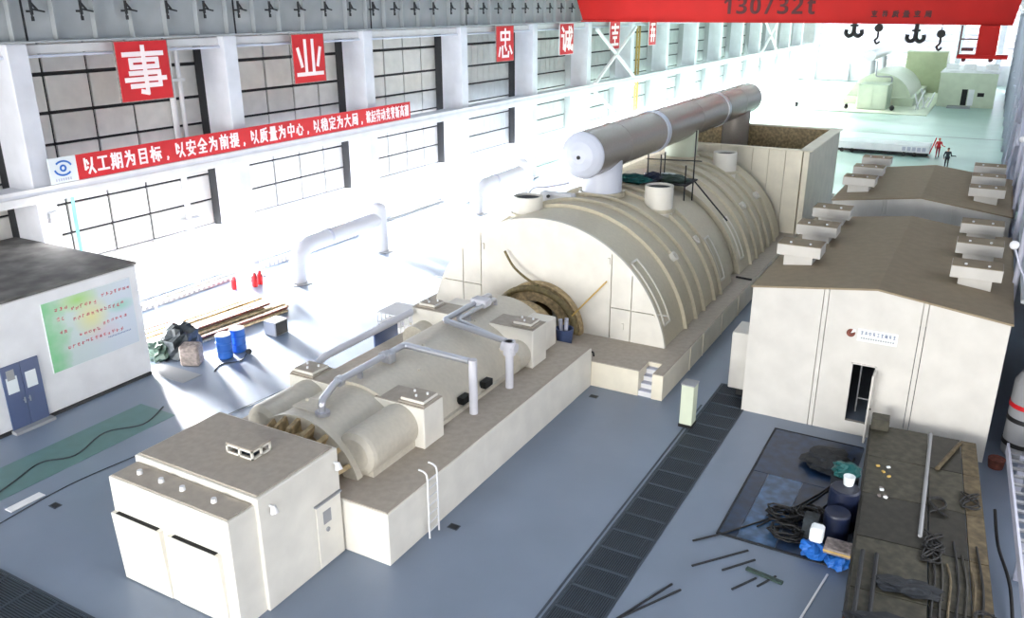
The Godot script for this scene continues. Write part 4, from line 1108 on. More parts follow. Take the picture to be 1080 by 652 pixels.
# ---------------------------------------------------------------- equipment houses on the gallery side
func buildings() -> void:
	for k in 2:
		var z0: float = [-26.3, -41.0][k]
		var z1: float = [-37.0, -50.3][k]
		var t = thing("equipment_house", ["near cream panelled house with an open door and gabled taupe roof", "far cream panelled house behind the first with the same taupe roof"][k], "house", V(-2.15, 0, (z0 + z1) / 2))
		var E = 4.42
		var RX = -2.1
		var RY = 4.9
		var roofy = func(x: float) -> float: return lerpf(E, RY, (x + 5.8) / (RX + 5.8)) if x < RX else lerpf(RY, E, (x - RX) / (1.5 - RX))
		for q in [[-5.8, -3.62], [-3.6, -3.47], [-3.45, -0.8], [-0.78, -0.65], [-0.63, 1.5]]:
			var g = Geo.new()
			var lo: float = q[0]
			var hi: float = q[1]
			if lo == -3.45 and k == 0:
				for w in [[lo, -2.5, 0.0, 9.0], [-1.82, hi, 0.0, 9.0], [-2.5, -1.82, 2.42, 9.0], [-2.5, -1.82, 0.0, 0.44]]:
					var pl = PackedVector2Array([V2(w[0], w[2]), V2(w[1], w[2]), V2(w[1], min(w[3], roofy.call(w[1])))])
					if w[0] < RX and w[1] > RX and w[3] > 8: pl.append(V2(RX, RY))
					pl.append(V2(w[0], min(w[3], roofy.call(w[0]))))
					g.prism(pl, V(0, 0, z0), Vector3.RIGHT, Vector3.UP, V(0, 0, -0.15))
			else:
				var pl = PackedVector2Array([V2(lo, 0), V2(hi, 0), V2(hi, roofy.call(hi))])
				if lo < RX and hi > RX: pl.append(V2(RX, RY))
				pl.append(V2(lo, roofy.call(lo)))
				g.prism(pl, V(0, 0, z0), Vector3.RIGHT, Vector3.UP, V(0, 0, -0.15))
			part(t, "front_panel", g, M.house)
		part(t, "side_wall", _box(V(-5.8, 0, z1), V(-5.62, E, z0 - 0.15)), M.house)
		part(t, "side_wall", _box(V(1.32, 0, z1), V(1.5, E, z0 - 0.15)), M.house)
		part(t, "back_wall", _box(V(-5.6, 0, z1), V(1.3, E, z1 + 0.15)), M.house)
		for s in [[-5.86, RX], [RX, 1.56]]:
			var g = Geo.new()
			g.prism(PackedVector2Array([V2(s[0], roofy.call(clampf(s[0], -5.8, 1.5))), V2(s[1], roofy.call(clampf(s[1], -5.8, 1.5))), V2(s[1], roofy.call(clampf(s[1], -5.8, 1.5)) + 0.06), V2(s[0], roofy.call(clampf(s[0], -5.8, 1.5)) + 0.06)]), V(0, 0, z0 + 0.02), Vector3.RIGHT, Vector3.UP, V(0, 0, z1 - z0 - 0.04))
			part(t, "roof_slope", g, M.roof, "taupe roof slope")
		# ventilators: a wide hood on a narrower neck
		var hood: MeshInstance3D = null
		for s in 2:
			var xa: float = [-5.7, -0.3][s]
			for j in 3:
				var zf: float = z0 - [2.6, 1.7][k] - j * 3.15
				if hood == null:
					hood = part(t, "roof_ventilator", _box(V(xa, 4.9, zf - 1.0), V(xa + 1.45, 5.28, zf), 0.015), M.house)
					part(hood, "ventilator_top", _box(V(xa + 0.01, 5.28, zf - 0.99), V(xa + 1.44, 5.3, zf - 0.01)), M.roof)
					part(hood, "neck", _box(V(xa + 0.25, 4.35, zf - 0.9), V(xa + 1.2, 4.9, zf - 0.06)), M.house)
					for w in [0.4, 1.05]:
						var gg = Geo.new(); gg.cyl(V(xa + w, 5.3, zf - 0.25), V(xa + w, 5.35, zf - 0.25), 0.04, -1, 8); part(hood, "ventilator_bolt", gg, M.white)
				else: copy_part(t, hood, V(xa + 5.7, 0, zf - (z0 - [2.6, 1.7][k])))
		if k == 0:
			part(t, "inner_floor", _box(V(-5.6, 0.3, z1 + 0.2), V(1.3, 0.42, z0 - 0.16)), M.floor)
			var d = part(t, "door", _box(V(-1.84, 0.1, z0), V(-1.78, 2.38, z0 + 0.66), 0.008), M.house)
			var g = Geo.new(); g.cyl(V(-1.88, 1.25, z0 + 0.56), V(-1.74, 1.25, z0 + 0.56), 0.03, -1, 8); part(d, "door_handle", g, M.rubber)
			g = Geo.new(); g.box(V(-2.53, 0.4, z0 - 0.02), V(-2.49, 2.46, z0 + 0.02)); g.box(V(-1.83, 0.4, z0 - 0.02), V(-1.8, 2.46, z0 + 0.02)); g.box(V(-2.53, 2.42, z0 - 0.02), V(-1.8, 2.46, z0 + 0.02)); part(t, "door_frame", g, M.house)
			g = Geo.new(); g.box(V(-2.32, 0.42, z0 - 0.9), V(-2.28, 2.3, z0 - 0.86)); g.box(V(-2.32, 0.9, z0 - 0.9), V(-1.7, 0.94, z0 - 0.86)); part(t, "inner_frame", g, M.grey)
			var sp = part(t, "name_plate", _box(V(-2.48, 3.22, z0), V(-1.34, 3.62, z0 + 0.02)), M.paper)
			g = Geo.new(); g.cyl(V(-2.68, 3.43, z0), V(-2.68, 3.43, z0 + 0.02), 0.13, -1, 20); part(t, "emblem", g, M.rust)
			g = Geo.new(); g.prism(PackedVector2Array([V2(-2.68, 3.43), V2(-2.54, 3.5), V2(-2.56, 3.58), V2(-2.62, 3.58)]), V(0, 0, z0 + 0.02), Vector3.RIGHT, Vector3.UP, V(0, 0, 0.012)); part(t, "emblem_cut", g, M.paper)
			g = Geo.new()
			for i in 9: glyph(g, ["?a", "?b", "中", "?b", "工", "?a", "局", "?b", "?a"][i], V(-2.4 + i * 0.115, 3.43, z0 + 0.02), V(0.09, 0, 0), V(0, 0.13, 0), 0.014, 0.006)
			part(sp, "lettering", g, M.door_blue)
			g = Geo.new()
			for i in 14: g.box(V(-2.38 + i * 0.07, 3.3, z0 + 0.02), V(-2.33 + i * 0.07, 3.35, z0 + 0.026))
			part(sp, "small_lettering", g, M.grey)
			var ax = part(t, "side_cabinet", _box(V(-6.5, 0.42, -28.2), V(-5.8, 2.5, -27.0), 0.02), M.house)
			g = Geo.new(); g.box(V(-6.3, 0.0, -28.0), V(-5.85, 0.42, -27.4)); part(ax, "cabinet_foot", g, M.dark)

# ---------------------------------------------------------------- site office and the floor on the window side
func poster_texture() -> ImageTexture:
	var im = Image.create(512, 384, false, Image.FORMAT_RGB8)
	var f = FastNoiseLite.new()
	f.seed = 21
	f.frequency = 0.008
	for y in 384:
		for x in 512:
			var u = x / 512.0
			var w = y / 384.0
			var c = C8(198, 214, 206).lerp(C8(206, 214, 224), clampf(u * 1.3 - 0.2 + w * 0.3, 0, 1))
			c = c.lerp(C8(112, 190, 128), clampf(1.0 - u * 4.0 + 0.4 * f.get_noise_2d(x, y), 0, 1) * 0.85)
			c = c.lerp(C8(150, 206, 96), clampf(1.0 - Vector2(u - 0.38, (w - 0.08) * 1.4).length() * 4.0, 0, 1) * 0.8)
			c = c.lerp(C8(226, 220, 140), clampf(1.0 - Vector2(u - 0.5, (w - 0.38) * 0.7).length() * 4.5, 0, 1) * 0.8)
			c = c.lerp(C8(128, 200, 172), clampf(1.0 - Vector2((u - 0.85) * 0.6, w - 0.36).length() * 9.0, 0, 1) * 0.7)
			c = c.lerp(C8(226, 190, 200), clampf(1.0 - Vector2((u - 0.6) * 0.7, w - 0.66).length() * 6.0, 0, 1) * 0.5)
			im.set_pixel(x, y, c)
	var r = RandomNumberGenerator.new()
	r.seed = 5
	var lines = [[150, 62, 6], [330, 40, 7], [150, 118, 12], [66, 170, 2], [170, 218, 5], [310, 196, 6], [96, 262, 13], [66, 96, 2], [62, 42, 3]]
	for ln in lines:
		for i in ln[2]:
			var ox: int = ln[0] + i * 26
			var oy: int = ln[1] + r.randi_range(-2, 2)
			for s in 6:
				var cc = C8(206, 78, 92).lerp(C8(150, 60, 70), r.randf())
				if r.randf() < 0.5: im.fill_rect(Rect2i(ox + r.randi_range(0, 6), oy + r.randi_range(0, 18), r.randi_range(6, 14), 3), cc)
				else: im.fill_rect(Rect2i(ox + r.randi_range(2, 16), oy + r.randi_range(0, 6), 3, r.randi_range(8, 16)), cc)
	for i in 16: im.fill_rect(Rect2i(330 + i * 9, 292 + (i % 3), 6, 8 + (i * 5) % 5), C8(120, 140, 176))
	im.generate_mipmaps()
	return ImageTexture.create_from_image(im)

func left_floor() -> void:
	var t = thing("site_office", "white site cabin with flat grey roof and blue double door under the clad wall", "cabin", V(-29.6, 0, -12))
	part(t, "body", _box(V(-33.2, 0.1, -18.55), V(-26.0, 4.3, -4), 0.05), M.white)
	part(t, "roof", _box(V(-33.25, 4.3, -18.6), V(-25.97, 4.4, -4), 0.03), M.roof_grey, "grey felt roof")
	part(t, "base_strip", _box(V(-33.15, 0, -18.5), V(-25.98, 0.12, -4)), M.dark)
	for k in 2:
		var z = -13.15 - k * 0.63
		var d = part(t, "door_leaf", _box(V(-26.0, 0.1, z - 0.62), V(-25.95, 2.3, z), 0.01), M.door_blue)
		part(d, "door_window", _box(V(-25.955, 1.34, z - 0.46), V(-25.94, 1.9, z - 0.1), 0.005), M.paper)
		var g = Geo.new(); g.cyl(V(-25.96, 1.0, z - (0.54 if k == 0 else 0.08)), V(-25.9, 1.0, z - (0.54 if k == 0 else 0.08)), 0.03, -1, 8); g.box(V(-25.91, 0.9, z - (0.56 if k == 0 else 0.1)), V(-25.89, 1.1, z - (0.52 if k == 0 else 0.06))); part(d, "door_handle", g, M.steel)
	part(t, "notice", _box(V(-25.955, 1.8, -13.55), V(-25.935, 2.14, -13.3)), M.grey)
	part(t, "threshold", _box(V(-26.0, 0.0, -14.45), V(-25.7, 0.1, -13.1)), M.grey)
	var pm = StandardMaterial3D.new()
	pm.albedo_texture = poster_texture()
	pm.roughness = 0.35
	var po = thing("slogan_poster", "green and pink slogan poster on the wall of the site cabin", "poster", V(-25.97, 1.45, -16.5))
	part(po, "backing", _box(V(-26.0, 1.45, -18.2), V(-25.97, 3.93, -14.83), 0.005), M.paper)
	var g = Geo.new(); g.quad_uv(V(-25.965, 1.47, -14.85), V(-25.965, 1.47, -18.18), V(-25.965, 3.91, -18.18), V(-25.965, 3.91, -14.85), Vector3.RIGHT); part(po, "print", g, pm)
	# mat and cables
	single("green_mat", _box(V(-24.2, 0, -16.6), V(-22.45, 0.015, -7), 0.005), M.mat_green, "long grey-green rubber mat on the floor by the site cabin", "mat", V(-23.3, 0, -12))
	var cabs = [[V(-22.0, 0.03, -8.5), V(-23.0, 0.03, -11.2), V(-23.4, 0.03, -12.4), V(-22.9, 0.03, -13.2), V(-23.4, 0.03, -14.6), V(-22.8, 0.03, -15.6), V(-23.3, 0.03, -16.8)], [V(-21.3, 0.02, -9.5), V(-21.5, 0.02, -12), V(-21.2, 0.02, -14.5), V(-20.9, 0.02, -17.5), V(-20.6, 0.02, -20)]]
	for i in 2:
		g = Geo.new(); g.tube(smooth(cabs[i]), [0.024, 0.014][i], 6); single("floor_cable", g, M.tarp, ["black cable winding across the grey-green mat", "dark cable lying beside the grey-green mat"][i], "cable", cabs[i][2])
	g = Geo.new()
	for q in [[V(-20.4, 0.02, -18.6), V(-19.9, 0.02, -19.4), V(-20.3, 0.02, -20.2), V(-19.6, 0.02, -20.0), V(-19.8, 0.02, -19.0)]]: g.tube(smooth(q), 0.025, 6)
	single("loose_wire", g, M.grey, "loop of grey wire on the floor behind the exciter housing", "cable", V(-20, 0, -19.4))
	part(thing("cable_strip", "pale cover strip on the floor near the grey-green mat", "strip", V(-21.2, 0, -10.6)), "cover", _box(V(-21.9, 0, -11.4), V(-21.6, 0.03, -10.4), 0.01), M.white)
	# blue drums
	var d = thing("blue_drum", "blue plastic drum standing among site stores by the timber stack", "drum", V(-24.8, 0, -21.0), "blue drums by the timber stack")
	g = Geo.new(); g.lathe([[0.0, 0.0], [0.27, 0.0], [0.3, 0.04], [0.3, 0.3], [0.315, 0.32], [0.315, 0.36], [0.3, 0.38], [0.3, 0.62], [0.315, 0.64], [0.315, 0.68], [0.3, 0.7], [0.3, 0.93], [0.27, 0.97], [0.25, 0.95], [0.0, 0.95]], V(-24.8, 0, -21.0), Vector3.UP, 28); part(d, "barrel", g, M.drum_blue)
	g = Geo.new(); g.lathe([[0.285, 0.952], [0.3, 0.96], [0.27, 1.0], [0.0, 0.985]], V(-24.8, 0, -21.0), Vector3.UP, 24); part(d, "lid", g, M.pale_blue)
	dup(d, "blue_drum", V(-24.85, 0, -21.75))
	# tarpaulin heap and sack
	single("tarpaulin_heap", lump(V(-26.4, 0.62, -20.3), V(0.75, 0.75, 0.7), 3), M.tarp, "dark tarpaulin heap beside the blue drums", "tarpaulin", V(-26.4, 0, -20.3))
	single("tarpaulin_heap", lump(V(-26.9, 0.35, -19.6), V(0.6, 0.42, 0.55), 8), M.tarp_green, "grey-green crumpled tarpaulin at the end of the timber stack", "tarpaulin", V(-26.9, 0, -19.6))
	g = Geo.new(); g.box_at(V(-25.4, 0.43, -19.9), V(0.75, 0.84, 0.6), Basis(Vector3.UP, 0.5), 0.07)
	single("wrapped_crate", g, M.sack, "pinkish grey wrapped crate before the dark tarpaulin", "crate", V(-25.4, 0, -19.9))
	single("plastic_sheet", _box(V(-26.6, 0, -19.35), V(-24.3, 0.012, -18.5)), M.grey, "grey plastic sheet spread before the wrapped crate", "sheet", V(-25.4, 0, -18.9))
	# timber stack
	for k in 16:
		var x = -28.8 + (k % 6) * 0.42 + rng.randf_range(-0.05, 0.05)
		var y = 0.06 + int(k / 6.0) * 0.14
		var ln = rng.randf_range(4.8, 6.6)
		var zc = -23.2 - rng.randf_range(-0.4, 0.4)
		g = Geo.new(); g.bar(V(x - 0.25, y, zc + ln / 2), V(x + 0.3, y + 0.02, zc - ln / 2), rng.randf_range(0.16, 0.3), 0.1, Vector3.UP, 0.008)
		single("timber_plank", g, [M.wood_pale, M.wood, M.wood_pale, M.rust][k % 4 if k > 8 else k % 3], ["pale plank in the timber stack by the windows", "brown plank in the timber stack by the windows", "pale plank in the timber stack by the windows", "rust-red bar lying on the timber stack"][k % 4 if k > 8 else k % 3], "plank", V(x, y, zc), "timber stack")
	for k in 4:
		g = Geo.new(); g.tube([V(-30.2 + k * 0.25, 0.05, -20.5), V(-29.4 + k * 0.3, 0.05, -26.0 + k * 0.3)], 0.04, 8)
		single("thin_pipe", g, [M.rust, M.grey][k % 2], ["rusty thin pipe on the floor beside the timber stack", "grey thin pipe on the floor beside the timber stack"][k % 2], "pipe", V(-29.8, 0, -23), "thin pipes beside the timber stack")
	var bx = thing("steel_box", "small open grey steel box standing alone on the bright floor", "box", V(-24.9, 0, -23.9))
	part(bx, "body", _box(V(-25.25, 0, -24.3), V(-24.6, 0.62, -23.55), 0.02), M.grey)
	part(bx, "opening_shade", _box(V(-25.1, 0.615, -24.1), V(-24.8, 0.635, -23.85)), M.black)  # black patch paints the dark inside, the body is closed
	part(bx, "side_plate", _box(V(-24.6, 0.05, -24.25), V(-24.57, 0.58, -23.6)), M.dark)
	g = Geo.new(); g.ball(V(-24.25, 0.11, -21.7), V(0.14, 0.11, 0.12)); single("cable_drum", g, M.dark, "small dark reel on the floor by the blue drums", "reel", V(-24.25, 0, -21.7))
	g = Geo.new(); g.tube(smooth([V(-24.3, 0.02, -21.6), V(-24.0, 0.02, -21.0), V(-24.4, 0.02, -20.4), V(-24.1, 0.02, -19.8)]), 0.02, 6); single("loose_wire", g, M.dark, "thin dark wire running from the small reel", "wire", V(-24.2, 0, -20.6))
	# grating in the near left corner
	grating("left_grating", V(-22, 0, -8.75), 8, Vector3.RIGHT, 1.0, 1.3, "dark slotted grating strip across the floor before the exciter housing")

func grating(called: String, at: Vector3, count: int, dir: Vector3, length: float, width: float, label: String) -> void:
	# panels follow dir; bars run across
	var t = thing(called, label, "grating", at)
	var side = Vector3.BACK if absf(dir.x) > 0.5 else Vector3.RIGHT
	for k in count:
		var a = at + dir * (k * length)
		var g = Geo.new()
		var n = 20
		for i in n:
			var p = a + side * (width * (i + 0.5) / n)
			g.bar(p + dir * 0.03 + Vector3.UP * 0.012, p + dir * (length - 0.03) + Vector3.UP * 0.012, width / n * 0.45, 0.02)
		for e in [0.02, length - 0.02]: g.bar(a + dir * e + Vector3.UP * 0.015, a + dir * e + side * width + Vector3.UP * 0.015, 0.035, 0.03)
		part(t, "grating_panel", g, M.grate)
	var c = at + dir * (count * length / 2) + side * width / 2
	var s = (dir * count * length).abs() + (side * width).abs()
	var b = Geo.new(); b.box_at(c + V(0, 0.001, 0), V(s.x, 0.006, s.z), Basis.IDENTITY); part(t, "trench_bottom", b, M.grate_dark)
	b = Geo.new()
	for e in [-0.04, width + 0.04]: b.bar(at + side * e + V(0, 0.012, 0), at + side * e + dir * count * length + V(0, 0.012, 0), 0.06, 0.024)
	part(t, "edge_angle", b, M.grate)

# ---------------------------------------------------------------- things on the clad wall
func wall_things() -> void:
	var g: Geo
	# square signs
	var boards = [[-22.87, -25.4, "事", "lettering"], [-32.97, -35.3, "业", "lettering"], [-53.3, -55.75, "忠", "lettering"], [-63.4, -65.9, "诚", "lettering"], [-73.6, -75.9, "?a", "lettering"], [-83.6, -85.6, "?b", "lettering"]]
	var desc = ["red square sign with a white character of stacked bars on the first bay", "red square sign with a white comb-shaped character on the second bay", "red square sign with a white heart-based character on the fourth bay", "red and white sign on the fifth bay", "red sign hung over the crossed braces", "small red sign beyond the crossed braces"]
	for i in boards.size():
		var q: Array = boards[i]
		var t = thing("slogan_board", desc[i], "sign", V(-31.2, 9.35, (q[0] + q[1]) / 2), "square slogan boards")
		part(t, "board", _box(V(-31.22, 9.35, q[1]), V(-31.16, 11.72, q[0]), 0.01), M.red)
		g = Geo.new()
		g.box(V(-31.23, 9.31, q[1] - 0.04), V(-31.17, 9.35, q[0] + 0.04)); g.box(V(-31.23, 11.72, q[1] - 0.04), V(-31.17, 11.76, q[0] + 0.04)); g.box(V(-31.23, 9.31, q[1] - 0.04), V(-31.17, 11.76, q[1])); g.box(V(-31.23, 9.31, q[0]), V(-31.17, 11.76, q[0] + 0.04))
		part(t, "border", g, M.sack if i < 3 else M.paper)  # paler border on the farther signs
		var w: float = q[0] - q[1]
		g = Geo.new(); glyph(g, q[2], V(-31.15, 9.35 + 0.2, q[0] - w * 0.08), V(0, 0, -w * 0.84), V(0, 1.98, 0), 0.19 if i < 3 else 0.24, 0.02); part(t, "character", g, M[q[3]])
	# long banner
	var bn = thing("slogan_banner", "long red banner with a row of white characters along the walkway", "banner", V(-31.1, 6.6, -31))
	part(bn, "cloth", _box(V(-31.12, 6.6, -42.6), V(-31.08, 7.58, -20.3)), M.red)
	part(bn, "end_cloth", _box(V(-31.12, 6.6, -20.3), V(-31.08, 7.58, -19.15)), M.paper, "pale end piece with a blue emblem")
	var text = "以工期为目标，以安全为前提，以质量为中心，以稳定为大局，掀起劳动竞赛新高潮"
	var za = -20.55
	for i in text.length():
		var adv = 0.635 if i < 28 else 0.46
		var ch = text[i]
		g = Geo.new()
		glyph(g, ch, V(-31.07, 6.76, za), V(0, 0, -adv * 0.84), V(0, 0.68, 0), 0.085 if i < 28 else 0.066, 0.012)
		part(bn, "character", g, M.lettering)
		za -= adv
	# emblem on the end piece: swooshes round a ring
	g = Geo.new()
	for s in [[0.3, 2.4, 0.3], [3.3, 5.6, 0.3]]:
		var pl = []
		for i in 9:
			var a: float = lerpf(s[0], s[1], i / 8.0)
			pl.append(V(-31.07, 7.16 + sin(a) * 0.27, -19.72 - cos(a) * 0.36))
		g = Geo.new()
		for i in 8: g.bar(pl[i], pl[i + 1], 0.07, 0.012, Vector3.RIGHT)
		part(bn, "emblem_arc", g, M.bright_blue)
	g = Geo.new(); g.pipe_wall(V(-31.08, 7.16, -19.72), V(-31.065, 7.16, -19.72), 0.14, 0.07, 20); part(bn, "emblem_ring", g, M.bright_blue)
	g = Geo.new()
	for i in 7: g.box(V(-31.08, 6.68, -19.4 - i * 0.1), V(-31.07, 6.78, -19.34 - i * 0.1))
	part(bn, "emblem_caption", g, M.lilac)
	# vertical pipes on the first bay
	var vp = thing("rain_pipe", "pale vertical pipe pair running down the first bay to the floor", "pipe", V(-33.2, 0, -27.0))
	g = Geo.new(); g.cyl(V(-33.2, 0, -27.0), V(-33.2, 11.3, -27.0), 0.14, -1, 12); part(vp, "pipe_run", g, M.white)
	g = Geo.new(); g.cyl(V(-33.2, 6.6, -27.5), V(-33.2, 11.3, -27.5), 0.11, -1, 12); part(vp, "pipe_run", g, M.white)
	for y in [3.2, 6.0, 9.8]:
		part(vp, "bracket", _box(V(-33.49, y, -27.7), V(-33.02, y + 0.14, -26.7), 0.01), M.white)
	# cyan hose
	g = Geo.new(); g.tube(smooth([V(-33.58, 6.0, -20.8), V(-32.7, 5.98, -20.75), V(-32.4, 5.8, -20.7), V(-32.38, 5.0, -20.68), V(-32.36, 4.2, -20.66), V(-32.34, 3.2, -20.64)]), 0.07, 10); single("cyan_pipe", g, M.cyan, "cyan plastic pipe hanging beside the first wall column", "pipe", V(-32.3, 3.2, -20.6))
	# flood lamp on the first column
	var fl = thing("flood_lamp", "glowing flood lamp fixed to the first wall column above the site cabin roof", "lamp", V(-31.3, 5.3, -19.15))
	g = Geo.new(); g.box(V(-31.4, 5.12, -19.35), V(-31.22, 5.5, -18.95), 0.03); part(fl, "housing", g, M.grey)
	g = Geo.new(); g.ball(V(-31.1, 5.31, -19.15), V(0.16, 0.24, 0.24)); part(fl, "bulb", g, M.lamp_glow)
	var ol = OmniLight3D.new()
	ol.name = "flood_lamp_light"
	add_child(ol)
	ol.position = V(-30.95, 5.31, -19.15)
	ol.light_energy = 5.0
	ol.light_size = 0.12
	ol.omni_range = 60.0
	ol.omni_attenuation = 2.0
	ol.shadow_enabled = true
	# heating louvres under the windows
	for b in 2:
		var z = -19.6 - b * 10.15
		var lv = thing("floor_convector", "low slotted convector on the floor under the ribbon windows", "heater", V(-32.2, 0, z - 4.4), "convectors under the ribbon windows")
		part(lv, "casing", _box(V(-32.5, 0, z - 8.6), V(-32.2, 0.3, z - 0.6), 0.01), M.grey)
		for k in 26:
			part(lv, "slat", _box(V(-32.2, 0.04, z - 0.8 - k * 0.3), V(-32.17, 0.28, z - 0.68 - k * 0.3)), M.white)
	# fire extinguishers beside the second column
	for q in [[-30.4, -28.1], [-30.45, -28.5], [-31.0, -27.3]]:
		var f = thing("fire_extinguisher", "red fire extinguisher standing at the foot of the second wall column", "extinguisher", V(q[0], 0, q[1]), "fire extinguishers at the second column")
		g = Geo.new(); g.lathe([[0.0, 0.0], [0.12, 0.0], [0.13, 0.04], [0.13, 0.5], [0.06, 0.62], [0.04, 0.7], [0.0, 0.7]], V(q[0], 0, q[1]), Vector3.UP, 16); part(f, "cylinder", g, M.red)
		g = Geo.new(); g.tube(smooth([V(q[0], 0.68, q[1]), V(q[0] + 0.1, 0.66, q[1]), V(q[0] + 0.16, 0.4, q[1])]), 0.02, 6); part(f, "nozzle_hose", g, M.rubber)
	var nb = thing("hydrant_box", "pale hydrant box with a grey pane at the foot of the second wall column", "box", V(-31.0, 0, -28.75))
	part(nb, "cabinet", _box(V(-31.13, 0.3, -29.0), V(-30.83, 1.3, -28.5), 0.02), M.paper)
	part(nb, "pane", _box(V(-30.83, 0.75, -28.92), V(-30.81, 1.2, -28.58)), M.lilac)
	part(nb, "foot", _box(V(-31.11, 0, -28.95), V(-30.87, 0.3, -28.55)), M.red)
	# big insulated pipes rising through the floor
	for k in 2:
		var z0: float = [-29.7, -46.8][k]
		var z1: float = [-36.3, -53.0][k]
		var xx: float = [-29.0, -29.0][k]
		var p = thing("insulated_pipe", ["near fat white insulated pipe bent out of the floor by the windows", "far fat white insulated pipe bent out of the floor by the windows"][k], "pipe", V(xx, 0, z0))
		g = Geo.new(); g.tube(elbow([V(xx, 0, z0), V(xx, 1.75, z0), V(xx, 1.85, z1 - 0.2)], 1.2, 10), 0.42, 24); part(p, "bend", g, M.pipe_white)
		g = Geo.new(); g.cyl(V(xx, 0, z1), V(xx, 2.45, z1), 0.48, -1, 24); g.ball(V(xx, 2.45, z1), V(0.48, 0.3, 0.48), 20, 8); part(p, "upright", g, M.pipe_white)
		g = Geo.new(); g.pipe_wall(V(xx, 1.8, z0 - 2.3), V(xx, 1.8, z0 - 2.42), 0.46, 0.4, 24); part(p, "band", g, M.lilac)
		g = Geo.new(); g.pipe_wall(V(xx, 0, z0), V(xx, 0.03, z0), 0.75, 0.42, 24); part(p, "floor_collar", g, M.grey)
		g = Geo.new(); g.pipe_wall(V(xx, 0, z1), V(xx, 0.03, z1), 0.75, 0.48, 24); part(p, "floor_collar", g, M.grey)
	for q in [[-30.2, 1.1, -37.2, -44.5, "cyan_tail"], [-30.6, 0.9, -22.0, -29.2, ""]]:
		g = Geo.new(); g.cyl(V(q[0], q[1], q[2]), V(q[0], q[1], q[3]), 0.12, -1, 12)
		for z in [q[2] - 0.5, q[3] + 0.5]: g.cyl(V(q[0], 0, z), V(q[0], q[1], z), 0.06, -1, 8)
		single("low_pipe", g, M.grey if q[4] else M.white, "grey low pipe on legs beyond the near insulated pipe" if q[4] else "white low pipe on legs before the near insulated pipe", "pipe", V(q[0], 0, (q[2] + q[3]) / 2))
	# crossed bracing in two bays
	for k in 2:
		var za2 = -70.2 if k == 0 else -130.6
		var zb = za2 - 9.3
		var t = thing("cross_brace", ["white crossed steel bracing in the sixth bay of the clad wall", "white crossed steel bracing far along the clad wall"][k], "bracing", V(-31.3, 3, za2 - 4.6))
		for q in [[11.2, za2, 6.6, zb], [6.6, za2, 11.2, zb], [5.9, za2, 1.5, zb], [1.5, za2, 5.9, zb]]:
			g = Geo.new(); g.bar(V(-30.98, q[0], q[1]), V(-30.98, q[2], q[3]), 0.24, 0.2); part(t, "diagonal", g, M.white)
	# ochre ladder pipe
	var la = thing("wall_ladder", "ochre caged ladder on the clad wall past the crossed bracing", "ladder", V(-32.4, 2.6, -84))
	for z in [-83.6, -84.3]:
		g = Geo.new(); g.box(V(-32.5, 2.6, z - 0.08), V(-32.35, 11.2, z + 0.08)); part(la, "stile", g, M.ochre)
	for k in 20:
		g = Geo.new(); g.box(V(-32.46, 2.9 + k * 0.42, -84.3), V(-32.4, 2.96 + k * 0.42, -83.6)); part(la, "rung", g, M.ochre)

